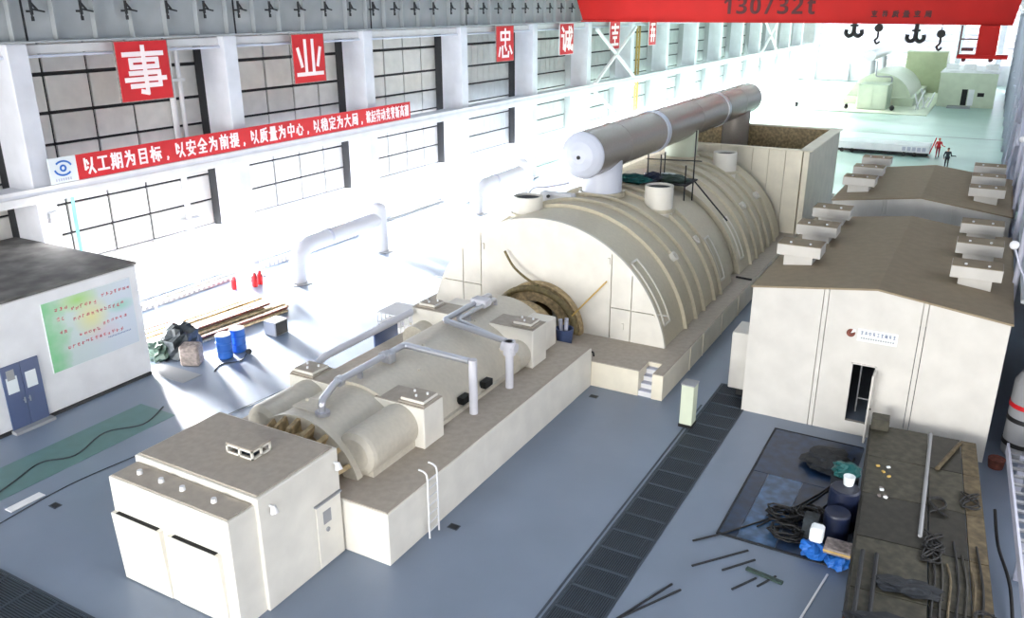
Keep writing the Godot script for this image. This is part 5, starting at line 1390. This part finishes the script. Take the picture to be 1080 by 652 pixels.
# ---------------------------------------------------------------- floor between the machine and the houses, and the near right corner
func foreground() -> void:
	var g: Geo
	grating("floor_grating", V(-6.92, 0, -10.0), 21, V(0, 0, -1), 0.86, 1.14, "long dark steel grating strip in the floor beside the machine")
	single("floor_rail", _box(V(-7.12, 0, -26), V(-7.06, 0.012, -9)), M.grate, "thin dark rail let into the floor beside the long grating", "rail", V(-7.1, 0, -18))
	# cover plates over the pit
	var pc = thing("pit_cover", "dark blue wet steel plates covering a pit before the near house", "cover", V(-2.9, 0, -22.2))
	part(pc, "plate", _box(V(-4.42, 0, -25.45), V(-1.72, 0.02, -22.5), 0.004), M.plate_blue)
	part(pc, "plate", _box(V(-4.42, 0, -22.48), V(-3.98, 0.02, -18.9), 0.004), M.plate_blue)
	part(pc, "plate", _box(V(-3.96, 0, -22.48), V(-3.0, 0.026, -18.9), 0.004), M.plate_pale, "paler blue plate")
	part(pc, "plate", _box(V(-2.98, 0, -22.48), V(-1.5, 0.02, -18.9), 0.004), M.plate_blue)
	g = Geo.new(); g.box(V(-4.48, 0, -18.92), V(-1.5, 0.03, -18.84)); g.box(V(-4.48, 0, -25.5), V(-4.42, 0.03, -18.84)); g.box(V(-4.48, 0, -25.5), V(-1.74, 0.03, -25.45)); part(pc, "edge_angle", g, M.grate_dark)
	# hoses on the plates: coils of real rings
	for k in 3:
		var c: Vector3 = [V(-3.1, 0.04, -20.4), V(-2.85, 0.04, -19.6), V(-2.45, 0.04, -20.75)][k]
		g = Geo.new()
		var pl = []
		for i in 90:
			var a = i * 0.42
			var r: float = 0.34 + 0.1 * sin(i * 0.7 + k) + 0.05 * sin(i * 1.9)
			pl.append(c + V(cos(a) * r, 0.01 + 0.0022 * i, sin(a) * r * 0.8))
		g.tube(pl, 0.028, 6)
		single("hose_coil", g, M.rubber, ["black hose coiled on the pale blue plate", "black hose coiled over the edge of the pit cover", "black hose coiled beside the navy drum"][k], "hose", c)
	var lines = [[V(-3.1, 0.05, -20.2), V(-2.4, 0.05, -22.0), V(-2.0, 0.05, -23.4), V(-1.9, 0.05, -24.6)], [V(-3.6, 0.05, -19.6), V(-2.7, 0.05, -21.5), V(-2.2, 0.05, -23.0), V(-2.4, 0.05, -24.4)], [V(-2.6, 0.05, -20.4), V(-2.0, 0.05, -22.2), V(-1.9, 0.05, -23.8), V(-2.3, 0.05, -25.0)], [V(-4.9, 0.03, -18.2), V(-4.3, 0.04, -18.9), V(-3.5, 0.05, -20.0), V(-2.9, 0.05, -20.9)]]
	for k in 4:
		g = Geo.new(); g.tube(smooth(lines[k]), 0.025, 6)
		single("air_hose", g, M.rubber, "thin black hose trailing across the pit cover", "hose", lines[k][1], "hoses trailing on the pit cover")
	single("tarpaulin_heap", lump(V(-2.6, 0.16, -23.9), V(0.65, 0.15, 0.8), 31), M.grate_dark, "flat black heap put in as shade on the far plates of the pit cover", "tarpaulin", V(-2.1, 0, -23.4))  # black heap stands for the dark among the hoses
	# strips of wood on the floor
	for q in [[-4.6, -17.2, -3.55, -18.5], [-5.55, -14.4, -4.55, -16.2], [-5.5, -14.5, -4.8, -16.3], [-3.9, -17.4, -3.3, -18.2], [-3.5, -16.8, -3.1, -17.5], [-3.0, -17.2, -2.7, -17.8]]:
		g = Geo.new(); g.bar(V(q[0], 0.02, q[1]), V(q[2], 0.02, q[3]), 0.045, 0.03)
		single("floor_lath", g, M.dark, "thin dark lath lying loose on the floor before the pit cover", "lath", V(q[0], 0, q[1]), "laths before the pit cover")
	g = Geo.new(); g.bar(V(-3.4, 0.03, -17.75), V(-2.5, 0.03, -17.6), 0.12, 0.05); single("short_board", g, M.tarp_green, "short dark green board on the floor beside the laths", "board", V(-3, 0, -17.7))
	g = Geo.new(); g.bar(V(-1.95, 0.012, -16.0), V(-1.62, 0.012, -18.5), 0.05, 0.02); single("white_lath", g, M.white, "thin white lath lying on the floor by the blue bags", "lath", V(-2.2, 0, -15.5))
	# drums, bags and boxes beside the dirty platform
	var d = thing("navy_drum", "tall navy drum with rope beside the dirty steel platform", "drum", V(-1.7, 0, -20.7))
	g = Geo.new(); g.lathe([[0.0, 0.0], [0.36, 0.0], [0.38, 0.05], [0.38, 1.15], [0.34, 1.2], [0.0, 1.18]], V(-1.7, 0.022, -20.7), Vector3.UP, 28); part(d, "barrel", g, M.navy)
	g = Geo.new(); g.lathe([[0.0, 0.0], [0.3, 0.0], [0.32, 0.05], [0.32, 0.9], [0.3, 0.95], [0.0, 0.93]], V(-1.72, 0.022, -19.85), Vector3.UP, 28); single("navy_drum", g, M.navy, "short navy drum nearest the blue bags", "drum", V(-1.72, 0, -19.85))
	g = Geo.new(); g.lathe([[0.0, 0.0], [0.34, 0.0], [0.36, 0.05], [0.36, 0.9], [0.0, 0.9]], V(-1.85, 0.022, -21.9), Vector3.UP, 24); single("black_drum", g, M.grate_dark, "black drum under a teal sheet by the dirty platform", "drum", V(-1.85, 0, -21.9))
	single("tarpaulin_heap", lump(V(-1.85, 1.07, -21.9), V(0.36, 0.18, 0.36), 41), M.teal, "teal sheet crumpled on top of the black drum", "tarpaulin", V(-1.85, 0.92, -21.9))
	g = Geo.new(); g.lathe([[0.0, 0.0], [0.12, 0.0], [0.15, 0.26], [0.0, 0.24]], V(-1.66, 1.2, -20.9), Vector3.UP, 16); single("white_pot", g, M.paper, "small white pot standing on the tall navy drum", "pot", V(-1.72, 1.2, -20.75))
	for q in [[V(-2.08, 0.2, -19.1), V(0.32, 0.22, 0.3), "bright_blue", "bright blue bag on the floor beside the short navy drum"], [V(-1.48, 0.2, -18.9), V(0.28, 0.2, 0.3), "bright_blue", "bright blue bag under the pale carton"], [V(-1.6, 0.15, -15.6), V(0.3, 0.18, 0.3), "bright_blue", "small blue bag by the near end of the white lath"]]:
		single("blue_bag", lump(q[0], q[1], 17), M[q[2]], q[3], "bag", V(q[0].x, 0, q[0].z))
	single("white_canister", _box(V(-2.22, 0.46, -19.3), V(-1.9, 0.86, -18.95), 0.05), M.paper, "white canister standing on the blue bag", "canister", V(-2.3, 0.4, -18.55))
	var ct = thing("pale_carton", "pale carton with an orange band lying by the blue bags", "carton", V(-1.75, 0.38, -18.35))
	part(ct, "box", _box(V(-1.82, 0.44, -19.2), V(-1.2, 0.6, -18.7), 0.01), M.sack)
	part(ct, "band", _box(V(-1.83, 0.5, -19.21), V(-1.19, 0.54, -18.69)), M.ochre)
	single("grey_carton", _box(V(-2.5, 0.022, -20.1), V(-2.12, 0.62, -19.72), 0.01), M.tarp, "dark grey box between the coil and the navy drum", "box", V(-2.15, 0, -19.3))
	single("white_bottle", _box(V(-1.5, 0, -15.4), V(-1.36, 0.5, -15.26), 0.04), M.paper, "white bottle by the small blue bag", "bottle", V(-1.43, 0, -15.33))
	# the dirty steel platform, turned a little
	var t = thing("dirty_platform", "long dirty steel platform with oily deck plates in front of the near house", "platform", V(0.2, 0, -20.0), "", true)
	t.rotation_degrees.y = 4.2
	for k in 6:
		var z = -5.4 + k * 2.1
		part(t, "deck_plate", _box(V(-1.42, 0.94, z), V(0.12, 1.0, z + 2.07), 0.01), M.grime if k % 3 != 2 else M.grime_dark)
		part(t, "deck_plate", _box(V(0.15, 0.93, z), V(0.98, 0.99, z + 2.07), 0.01), M.grime_dark if k % 2 == 0 else M.grime)
		part(t, "deck_plate", _box(V(1.0, 0.92, z), V(1.4, 0.98, z + 2.07), 0.01), M.grime_light)
	for x in [-1.4, -0.2, 1.35]: part(t, "long_beam", _box(V(x - 0.06, 0.5, -5.4), V(x + 0.06, 0.94, 7.2)), M.grime_dark)
	for z in [-5.2, -1.5, 2.4, 6.4]:
		for x in [-1.35, 1.3]: part(t, "leg", _box(V(x - 0.08, 0, z - 0.08), V(x + 0.08, 0.55, z + 0.08)), M.grime_dark)
	part(t, "side_plate", _box(V(-1.48, 0.0, -5.4), V(-1.42, 0.95, 7.2)), M.grime_dark)
	g = Geo.new(); g.cyl(V(0.2, 1.05, -5.3), V(-0.05, 1.05, 0.4), 0.05, -1, 10)
	pl_local(t, g, "pale_pole", M.grey, "thin pale grey pole lying along the dirty platform", "pole")
	g = Geo.new(); g.cyl(V(0.95, 1.06, -5.0), V(0.35, 1.06, -3.2), 0.06, -1, 10)
	pl_local(t, g, "oily_pipe", M.grime_light, "short oily pipe lying askew on the dirty platform", "pipe")
	part_box(t, V(-1.45, 1.0, -5.5), V(-0.95, 1.35, -5.0), "rusty_box", M.grime, "rusty steel box on the far corner of the dirty platform", "box")
	for k in 7:
		var x = 0.2 + k * 0.16
		g = Geo.new(); g.tube(smooth([V(x, 1.03, 0.3 + (k % 3) * 0.5), V(x + 0.06, 1.03, 2.0), V(x - 0.03, 1.03, 3.6), V(x + 0.05, 1.03, 5.5 + (k % 2))]), 0.028, 6)
		pl_local(t, g, "steel_rod", [M.rubber, M.grime_dark, M.grime_light][k % 3], ["black rod lying lengthwise on the dirty platform", "dark rod lying lengthwise on the dirty platform", "pale rod lying lengthwise on the dirty platform"][k % 3], "rod", "rods on the dirty platform")
	for k in 5:
		var c: Vector3 = [V(0.25, 1.02, 0.5), V(0.35, 1.02, -1.2), V(1.1, 1.02, -1.8), V(0.2, 1.02, 1.0), V(1.2, 1.02, 3.2)][k]
		g = Geo.new()
		var pts = []
		for i in 14: pts.append(c + V(sin(i * 1.7 + k) * 0.22, 0.02 + 0.012 * (i % 4), cos(i * 1.1 + k * 2) * 0.4))
		g.tube(smooth(pts, 3), 0.025, 6); pl_local(t, g, "wire_tangle", M.rubber, "tangle of black wire on the dirty platform", "wire", "wire tangles on the dirty platform")
	for q in [[V(-0.5, 1.085, 4.2), V(0.9, 0.09, 0.45)], [V(-0.3, 1.07, 2.6), V(0.7, 0.07, 0.3)]]:
		pl_local(t, lump(q[0], q[1], 51), "rag_heap", M.grate_dark, "flat heap of black rags on the dirty platform", "rags", "rag heaps on the dirty platform")
	for k in 9:
		var c = V(-1.15 + 0.35 * rng.randf(), 1.03, -3.2 + 2.2 * rng.randf())
		g = Geo.new(); g.box_at(c, V(0.1, 0.05, 0.07), Basis(Vector3.UP, rng.randf() * 3.0), 0.01)
		pl_local(t, g, "scrap_piece", [M.paper, M.ochre, M.sack][k % 3], ["white scrap lying on the dirty platform edge", "ochre scrap lying on the dirty platform edge", "pinkish scrap lying on the dirty platform edge"][k % 3], "scrap", "scraps on the dirty platform")
	for x in [-1.25, -0.95]:
		g = Geo.new(); g.tube(smooth([V(x, 1.055, 1.6), V(x - 0.02, 1.055, 3.2), V(x - 0.04, 1.055, 5.0), V(x - 0.06, 1.055, 7.0)]), 0.05, 8); pl_local(t, g, "ribbed_hose", M.dark, "dark hose along the edge of the dirty platform", "hose", "hoses along the dirty platform")
	# the strip beside the wall
	var tk = thing("upright_tank", "pale grey upright tank with dark bands behind the corner of the near house", "tank", V(2.5, 0, -27.5))
	g = Geo.new(); g.lathe([[0.0, 0.0], [0.5, 0.0], [0.55, 0.06], [0.55, 2.4], [0.4, 2.7], [0.0, 2.8]], V(2.5, 0, -27.5), Vector3.UP, 28); part(tk, "vessel", g, M.grey)
	for q in [[0.35, "rubber"], [1.15, "rubber"], [1.6, "red"]]:
		g = Geo.new(); g.pipe_wall(V(2.5, q[0], -27.5), V(2.5, q[0] + 0.14, -27.5), 0.57, 0.5, 28); part(tk, "band", g, M[q[1]])
	var tr = thing("cable_tray", "pale lilac cable tray sloping along the gallery side", "cable tray", V(2.15, 0.4, -21))
	part(tr, "side_rail", _bar(V(2.0, 1.0, -25.6), V(2.35, 1.4, -15.5), 0.06, 0.3), M.lilac)
	part(tr, "side_rail", _bar(V(2.45, 1.0, -25.6), V(2.8, 1.4, -15.5), 0.06, 0.3), M.lilac)
	for k in 20:
		var z = -25.4 + k * 0.5
		var y = lerpf(0.95, 1.35, k / 20.0)
		var x = lerpf(2.0, 2.35, k / 20.0)
		part(tr, "rung", _box(V(x, y, z), V(x + 0.45, y + 0.05, z + 0.12)), M.grey)
	for z in [-25.0, -20.5, -16.2]: part(tr, "post", _box(V(2.3, 0, z - 0.06), V(2.5, 1.1, z + 0.06)), M.lilac)
	g = Geo.new(); g.tube(smooth([V(1.75, 0.9, -22.0), V(1.9, 0.5, -21), V(2.2, 0.3, -19.6), V(2.3, 0.03, -17.5)]), 0.04, 8); single("draped_cable", g, M.rubber, "black cable draped between the dirty platform and the cable tray", "cable", V(2, 0, -20))
	g = Geo.new(); g.lathe([[0.0, 0.0], [0.2, 0.0], [0.24, 0.3], [0.0, 0.3]], V(1.85, 0, -26.2), Vector3.UP, 16); single("red_pail", g, M.rust, "dark red fire pail at the corner of the near house", "pail", V(1.85, 0, -26.2))

func _bar(a: Vector3, b: Vector3, w: float, h: float) -> Geo:
	var g = Geo.new()
	g.bar(a, b, w, h)
	return g

func pl_local(t: Node3D, g: Geo, called: String, m: Material, label: String, category: String, group := "") -> void:
	# a thing of its own lying on the turned platform t, built in the platform's own axes
	var o = single(called, g, m, label, category, Vector3.ZERO, group)
	o.transform = t.transform

func part_box(t: Node3D, lo: Vector3, hi: Vector3, called: String, m: Material, label: String, category: String) -> void:
	pl_local(t, _box(lo, hi, 0.02), called, m, label, category)

# ---------------------------------------------------------------- a body as one surface: tapered bones joined by a smooth minimum, meshed as surface nets
func person(called: String, bones: Array, at: Vector3, cell: float, tint: Callable, label: String) -> Node3D:
	var lo = Vector3.ONE * 1e9
	var hi = -lo
	for b in bones:
		var r: float = max(b[2], b[3]) + cell * 2
		for p in [b[0], b[1]]:
			lo = lo.min(p - Vector3.ONE * r); hi = hi.max(p + Vector3.ONE * r)
	var n = ((hi - lo) / cell).ceil() + Vector3.ONE
	var nx = int(n.x)
	var ny = int(n.y)
	var nz = int(n.z)
	var f = PackedFloat32Array()
	f.resize(nx * ny * nz)
	for k in nz:
		for j in ny:
			for i in nx:
				var p = lo + V(i, j, k) * cell
				var d = 1e9
				for b in bones:
					var ab: Vector3 = b[1] - b[0]
					var t: float = clampf((p - b[0]).dot(ab) / max(ab.length_squared(), 1e-9), 0, 1)
					var q: float = (p - (b[0] + ab * t)).length() - lerpf(b[2], b[3], t)
					var h: float = clampf(0.5 + 0.5 * (d - q) / 0.035, 0, 1)
					d = lerpf(d, q, h) - 0.035 * h * (1.0 - h) if d < 1e8 else q
				f[(k * ny + j) * nx + i] = d
	var idx = {}
	var pos = []
	var cor = [V(0, 0, 0), V(1, 0, 0), V(0, 1, 0), V(1, 1, 0), V(0, 0, 1), V(1, 0, 1), V(0, 1, 1), V(1, 1, 1)]
	for k in nz - 1:
		for j in ny - 1:
			for i in nx - 1:
				var s = V(0, 0, 0)
				var c = 0
				for e in [[0, 1], [2, 3], [4, 5], [6, 7], [0, 2], [1, 3], [4, 6], [5, 7], [0, 4], [1, 5], [2, 6], [3, 7]]:
					var ca: Vector3 = cor[e[0]]
					var cb: Vector3 = cor[e[1]]
					var fa = f[((k + int(ca.z)) * ny + j + int(ca.y)) * nx + i + int(ca.x)]
					var fb = f[((k + int(cb.z)) * ny + j + int(cb.y)) * nx + i + int(cb.x)]
					if (fa < 0) != (fb < 0):
						s += ca.lerp(cb, fa / (fa - fb)); c += 1
				if c > 0:
					idx[(k * ny + j) * nx + i] = pos.size()
					pos.append(lo + (V(i, j, k) + s / c) * cell)
	var grad = func(p: Vector3) -> Vector3:
		var q = (p - lo) / cell
		var i = clampi(int(q.x + 0.5), 1, nx - 2)
		var j = clampi(int(q.y + 0.5), 1, ny - 2)
		var k = clampi(int(q.z + 0.5), 1, nz - 2)
		return V(f[(k * ny + j) * nx + i + 1] - f[(k * ny + j) * nx + i - 1], f[(k * ny + j + 1) * nx + i] - f[(k * ny + j - 1) * nx + i], f[((k + 1) * ny + j) * nx + i] - f[((k - 1) * ny + j) * nx + i]).normalized()
	var nor = []
	for p in pos: nor.append(grad.call(p))
	var g = Geo.new()
	for k in range(1, nz - 1):
		for j in range(1, ny - 1):
			for i in range(1, nx - 1):
				var b = (k * ny + j) * nx + i
				var inside = f[b] < 0
				for ax in 3:
					var st: int = [1, nx, nx * ny][ax]
					if (f[b + st] < 0) == inside: continue
					var u: int = [nx, nx * ny, 1][ax]
					var w: int = [nx * ny, 1, nx][ax]
					var q = [b, b - u, b - u - w, b - w]
					if not (idx.has(q[0]) and idx.has(q[1]) and idx.has(q[2]) and idx.has(q[3])): continue
					var v = [idx[q[0]], idx[q[1]], idx[q[2]], idx[q[3]]]
					for tr in [[0, 1, 2], [0, 2, 3]]:
						g.tri(pos[v[tr[0]]], pos[v[tr[1]]], pos[v[tr[2]]], nor[v[tr[0]]], nor[v[tr[1]]], nor[v[tr[2]]])
	for p in g.v: g.col.append(tint.call(p))
	for i in g.v.size(): g.v[i] += at
	return single(called, g, M.cloth, label, "person", at)

func figure(stride: float, arm: float) -> Array:
	return [[V(0, 1.62, 0.0), V(0, 1.66, 0.01), 0.1, 0.1], [V(0, 1.4, 0), V(0, 1.58, 0), 0.06, 0.055], [V(0, 1.0, 0), V(0, 1.32, 0), 0.14, 0.16], [V(-0.16, 1.38, 0), V(0.16, 1.38, 0), 0.08, 0.08], [V(-0.08, 0.95, 0), V(0.08, 0.95, 0), 0.12, 0.12],
		[V(-0.09, 0.92, 0), V(-0.1, 0.5, stride * 0.6), 0.095, 0.065], [V(-0.1, 0.5, stride * 0.6), V(-0.1, 0.08, stride), 0.062, 0.045], [V(-0.1, 0.05, stride), V(-0.1, 0.045, stride + 0.16), 0.05, 0.042],
		[V(0.09, 0.92, 0), V(0.1, 0.5, -stride * 0.3), 0.095, 0.065], [V(0.1, 0.5, -stride * 0.3), V(0.1, 0.08, -stride), 0.062, 0.045], [V(0.1, 0.05, -stride), V(0.1, 0.045, -stride + 0.16), 0.05, 0.042],
		[V(-0.2, 1.36, 0), V(-0.28, 1.1, 0.02), 0.062, 0.05], [V(-0.28, 1.1, 0.02), V(-0.25, 0.86, 0.12), 0.048, 0.036], [V(-0.25, 0.86, 0.12), V(-0.24, 0.76, 0.14), 0.042, 0.03],
		[V(0.2, 1.36, 0), V(0.3, 1.12, 0.03 + arm * 0.3), 0.062, 0.05], [V(0.3, 1.12, 0.03 + arm * 0.3), V(0.3 + arm * 0.3, 0.92 + arm * 0.2, 0.14), 0.048, 0.036], [V(0.3 + arm * 0.3, 0.92 + arm * 0.2, 0.14), V(0.3 + arm * 0.4, 0.86 + arm * 0.24, 0.16), 0.042, 0.03]]

func tint_for(coat: Color, trousers: Color, hat: Color) -> Callable:
	return func(p: Vector3) -> Color:
		if p.y > 1.66: return hat
		if p.y > 1.44: return Color(0.52, 0.3, 0.2)
		if p.y < 0.1: return Color(0.02, 0.02, 0.02)
		if absf(p.x) > 0.2 and p.y < 0.86: return Color(0.52, 0.3, 0.2)
		if p.y < 0.93: return trousers
		return coat

# ---------------------------------------------------------------- the second machine at the far end
func far_unit() -> void:
	var g: Geo
	person("person", figure(0.12, 0.6), V(-3.64, 0, -85.6), 0.035, tint_for(Color(0.6, 0.03, 0.04), Color(0.35, 0.03, 0.05), Color(0.6, 0.05, 0.05)), "person in red jacket and red hat walking beside the white low trailer")
	person("person", figure(0.1, 0.9), V(-2.6, 0, -79.9), 0.035, tint_for(Color(0.02, 0.03, 0.04), Color(0.02, 0.02, 0.03), Color(0.03, 0.03, 0.03)), "person in black clothes standing with an arm held out to the red-jacketed one")
	var t = thing("low_trailer", "long white low trailer on the pale green floor", "trailer", V(-7.8, 0, -86.5))
	part(t, "chassis", _box(V(-13.0, 0.12, -87.6), V(-4.4, 0.35, -85.2)), M.dark)
	part(t, "load_bed", _box(V(-13.1, 0.35, -87.8), V(-4.3, 1.0, -85.0), 0.03), M.white)
	for x in [-11.8, -10.9, -6.4, -5.5]:
		g = Geo.new(); g.cyl(V(x, 0.2, -85.3), V(x, 0.2, -85.0), 0.2, -1, 16); part(t, "wheel", g, M.rubber)
	for k in 5: part(t, "side_plate", _box(V(-6.6 + k * 0.42, 0.5, -85.0), V(-6.3 + k * 0.42, 0.85, -84.97)), M.lilac)
	g = Geo.new(); g.tube([V(-4.3, 0.3, -85.2), V(-3.9, 1.8, -85.2)], 0.05, 8); single("red_pole", g, M.red, "short red pole leaning at the end of the white trailer", "pole", V(-4.1, 0.2, -85.2))
	# low plinth with the far exciter and enclosure
	part(thing("far_plinth", "low pale plinth under the far machine", "plinth", V(-14, 0, -140)), "slab", _box(V(-22, 0, -160), V(-7.0, 0.12, -118.5)), M.pale_green)
	t = thing("far_exciter", "pale green exciter housing of the far machine", "machine housing", V(-14, 0, -124))
	part(t, "body", _box(V(-15.9, 0.12, -127), V(-12.2, 3.3, -122), 0.05), M.pale_green)
	part(t, "front_panel", _box(V(-15.8, 0.2, -122.0), V(-14.0, 3.1, -121.93)), M.pale_green)
	part(t, "front_panel", _box(V(-13.9, 0.2, -122.0), V(-12.3, 3.1, -121.93)), M.pale_green)
	g = Geo.new(); g.tube(elbow([V(-12.4, 2.2, -127), V(-12.4, 4.0, -127), V(-14.5, 4.0, -127), V(-14.5, 6.0, -127)], 0.3), 0.1, 8); single("far_pipe", g, M.grey, "thin grey pipe bent over the far exciter housing", "pipe", V(-13, 2, -127))
	t = thing("far_generator", "pale round-backed casing of the far machine", "generator", V(-14, 0, -138))
	g = Geo.new(); g.arch(-14, 0.12, 0.3, 4.2, 0, 180, -129, -146, 40); part(t, "shell", g, M.pale_green)
	g = Geo.new(); g.box(V(-18.5, 0.12, -150), V(-9.5, 1.2, -128)); part(t, "base", g, M.pale_green)
	t = thing("far_enclosure", "tall pale olive enclosure behind the far machine", "enclosure", V(-10, 0, -152))
	part(t, "body", _box(V(-13.0, 0.12, -159.5), V(-7.2, 6.2, -150.2), 0.05), M.pale_green_dark)
	part(t, "coping", _box(V(-13.1, 6.2, -159.6), V(-7.1, 6.4, -150.1), 0.03), M.pale_green)
	g = Geo.new(); g.cyl(V(-16, 6.5, -130), V(-16, 6.5, -150), 0.8, -1, 28); single("far_steam_pipe", g, M.pipe_white, "pale steam pipe above the far machine", "pipe", V(-16, 5.7, -140))
	for q in [-16.0]:
		for z in [-133.0, -146.0]:
			g = Geo.new(); g.cyl(V(q, 3.9, z), V(q, 5.75, z), 0.6, -1, 20); single("far_riser", g, M.pipe_white, "pale riser under the far steam pipe", "pipe", V(q, 2.5, z), "far risers")
	t = thing("far_house", "pale green far house with a dark doorway", "house", V(-3.5, 0, -134))
	part(t, "body", _box(V(-6.8, 0, -142), V(0.1, 4.5, -131.2), 0.03), M.pale_green)
	g = Geo.new(); g.prism(PackedVector2Array([V2(-6.9, 4.5), V2(0.2, 4.5), V2(-3.4, 5.0)]), V(0, 0, -131.2), Vector3.RIGHT, Vector3.UP, V(0, 0, -10.8)); part(t, "roof", g, M.white)
	part(t, "doorway_shade", _box(V(-3.9, 0.3, -131.2), V(-3.2, 2.4, -131.15)), M.black)  # black plate paints the dark of a doorway on a closed wall
	part(t, "doorway_leaf", _box(V(-3.1, 0.3, -131.2), V(-2.4, 2.4, -131.12)), M.white)
	part(t, "window_vent", _box(V(-2.0, 1.5, -131.2), V(-1.2, 2.0, -131.15)), M.black)
	part(t, "door_step", _box(V(-5.4, 0, -131.2), V(-2.6, 0.25, -129.4)), M.grey)
	for x in [-6.3, -4.2, -1.6]: part(t, "roof_hood", _box(V(x, 4.9, -133.5), V(x + 1.5, 5.6, -132.3), 0.03), M.white)
	# small clutter round the far machine
	for q in [[-11.4, -121.6], [-17.0, -121.0], [-23.5, -121.5]]:
		g = Geo.new(); g.ball(V(q[0], 0.47 if q[0] > -22 else 0.35, q[1]), V(0.3, 0.35, 0.3), 12, 7); single("black_bin", g, M.rubber, "small black bin on the pale plinth of the far machine", "bin", V(q[0], 0, q[1]), "black bins at the far machine")
	for k in 5:
		g = Geo.new(); g.bar(V(-8.8 + k * 0.3, 0.12, -124 - k), V(-8.0 + k * 0.25 - (k % 2) * 1.4, 2.6 - (k % 3) * 0.5, -124.4 - k), 0.25, 0.1)
		single("stacked_panel", g, M.white, "white strut leaning among the clutter beside the far house", "strut", V(-8.4, 0.1, -124 - k), "struts beside the far house")
	for k in 3:
		g = Geo.new(); g.cyl(V(-27.5 + k * 2.4, 0, -121), V(-27.5 + k * 2.4, 1.9, -121), 0.18, 0.12, 10); single("bollard", g, M.lilac, "pale bollard on the bright far floor near the windows", "bollard", V(-26.5 + k * 2.4, 0, -121), "far bollards")
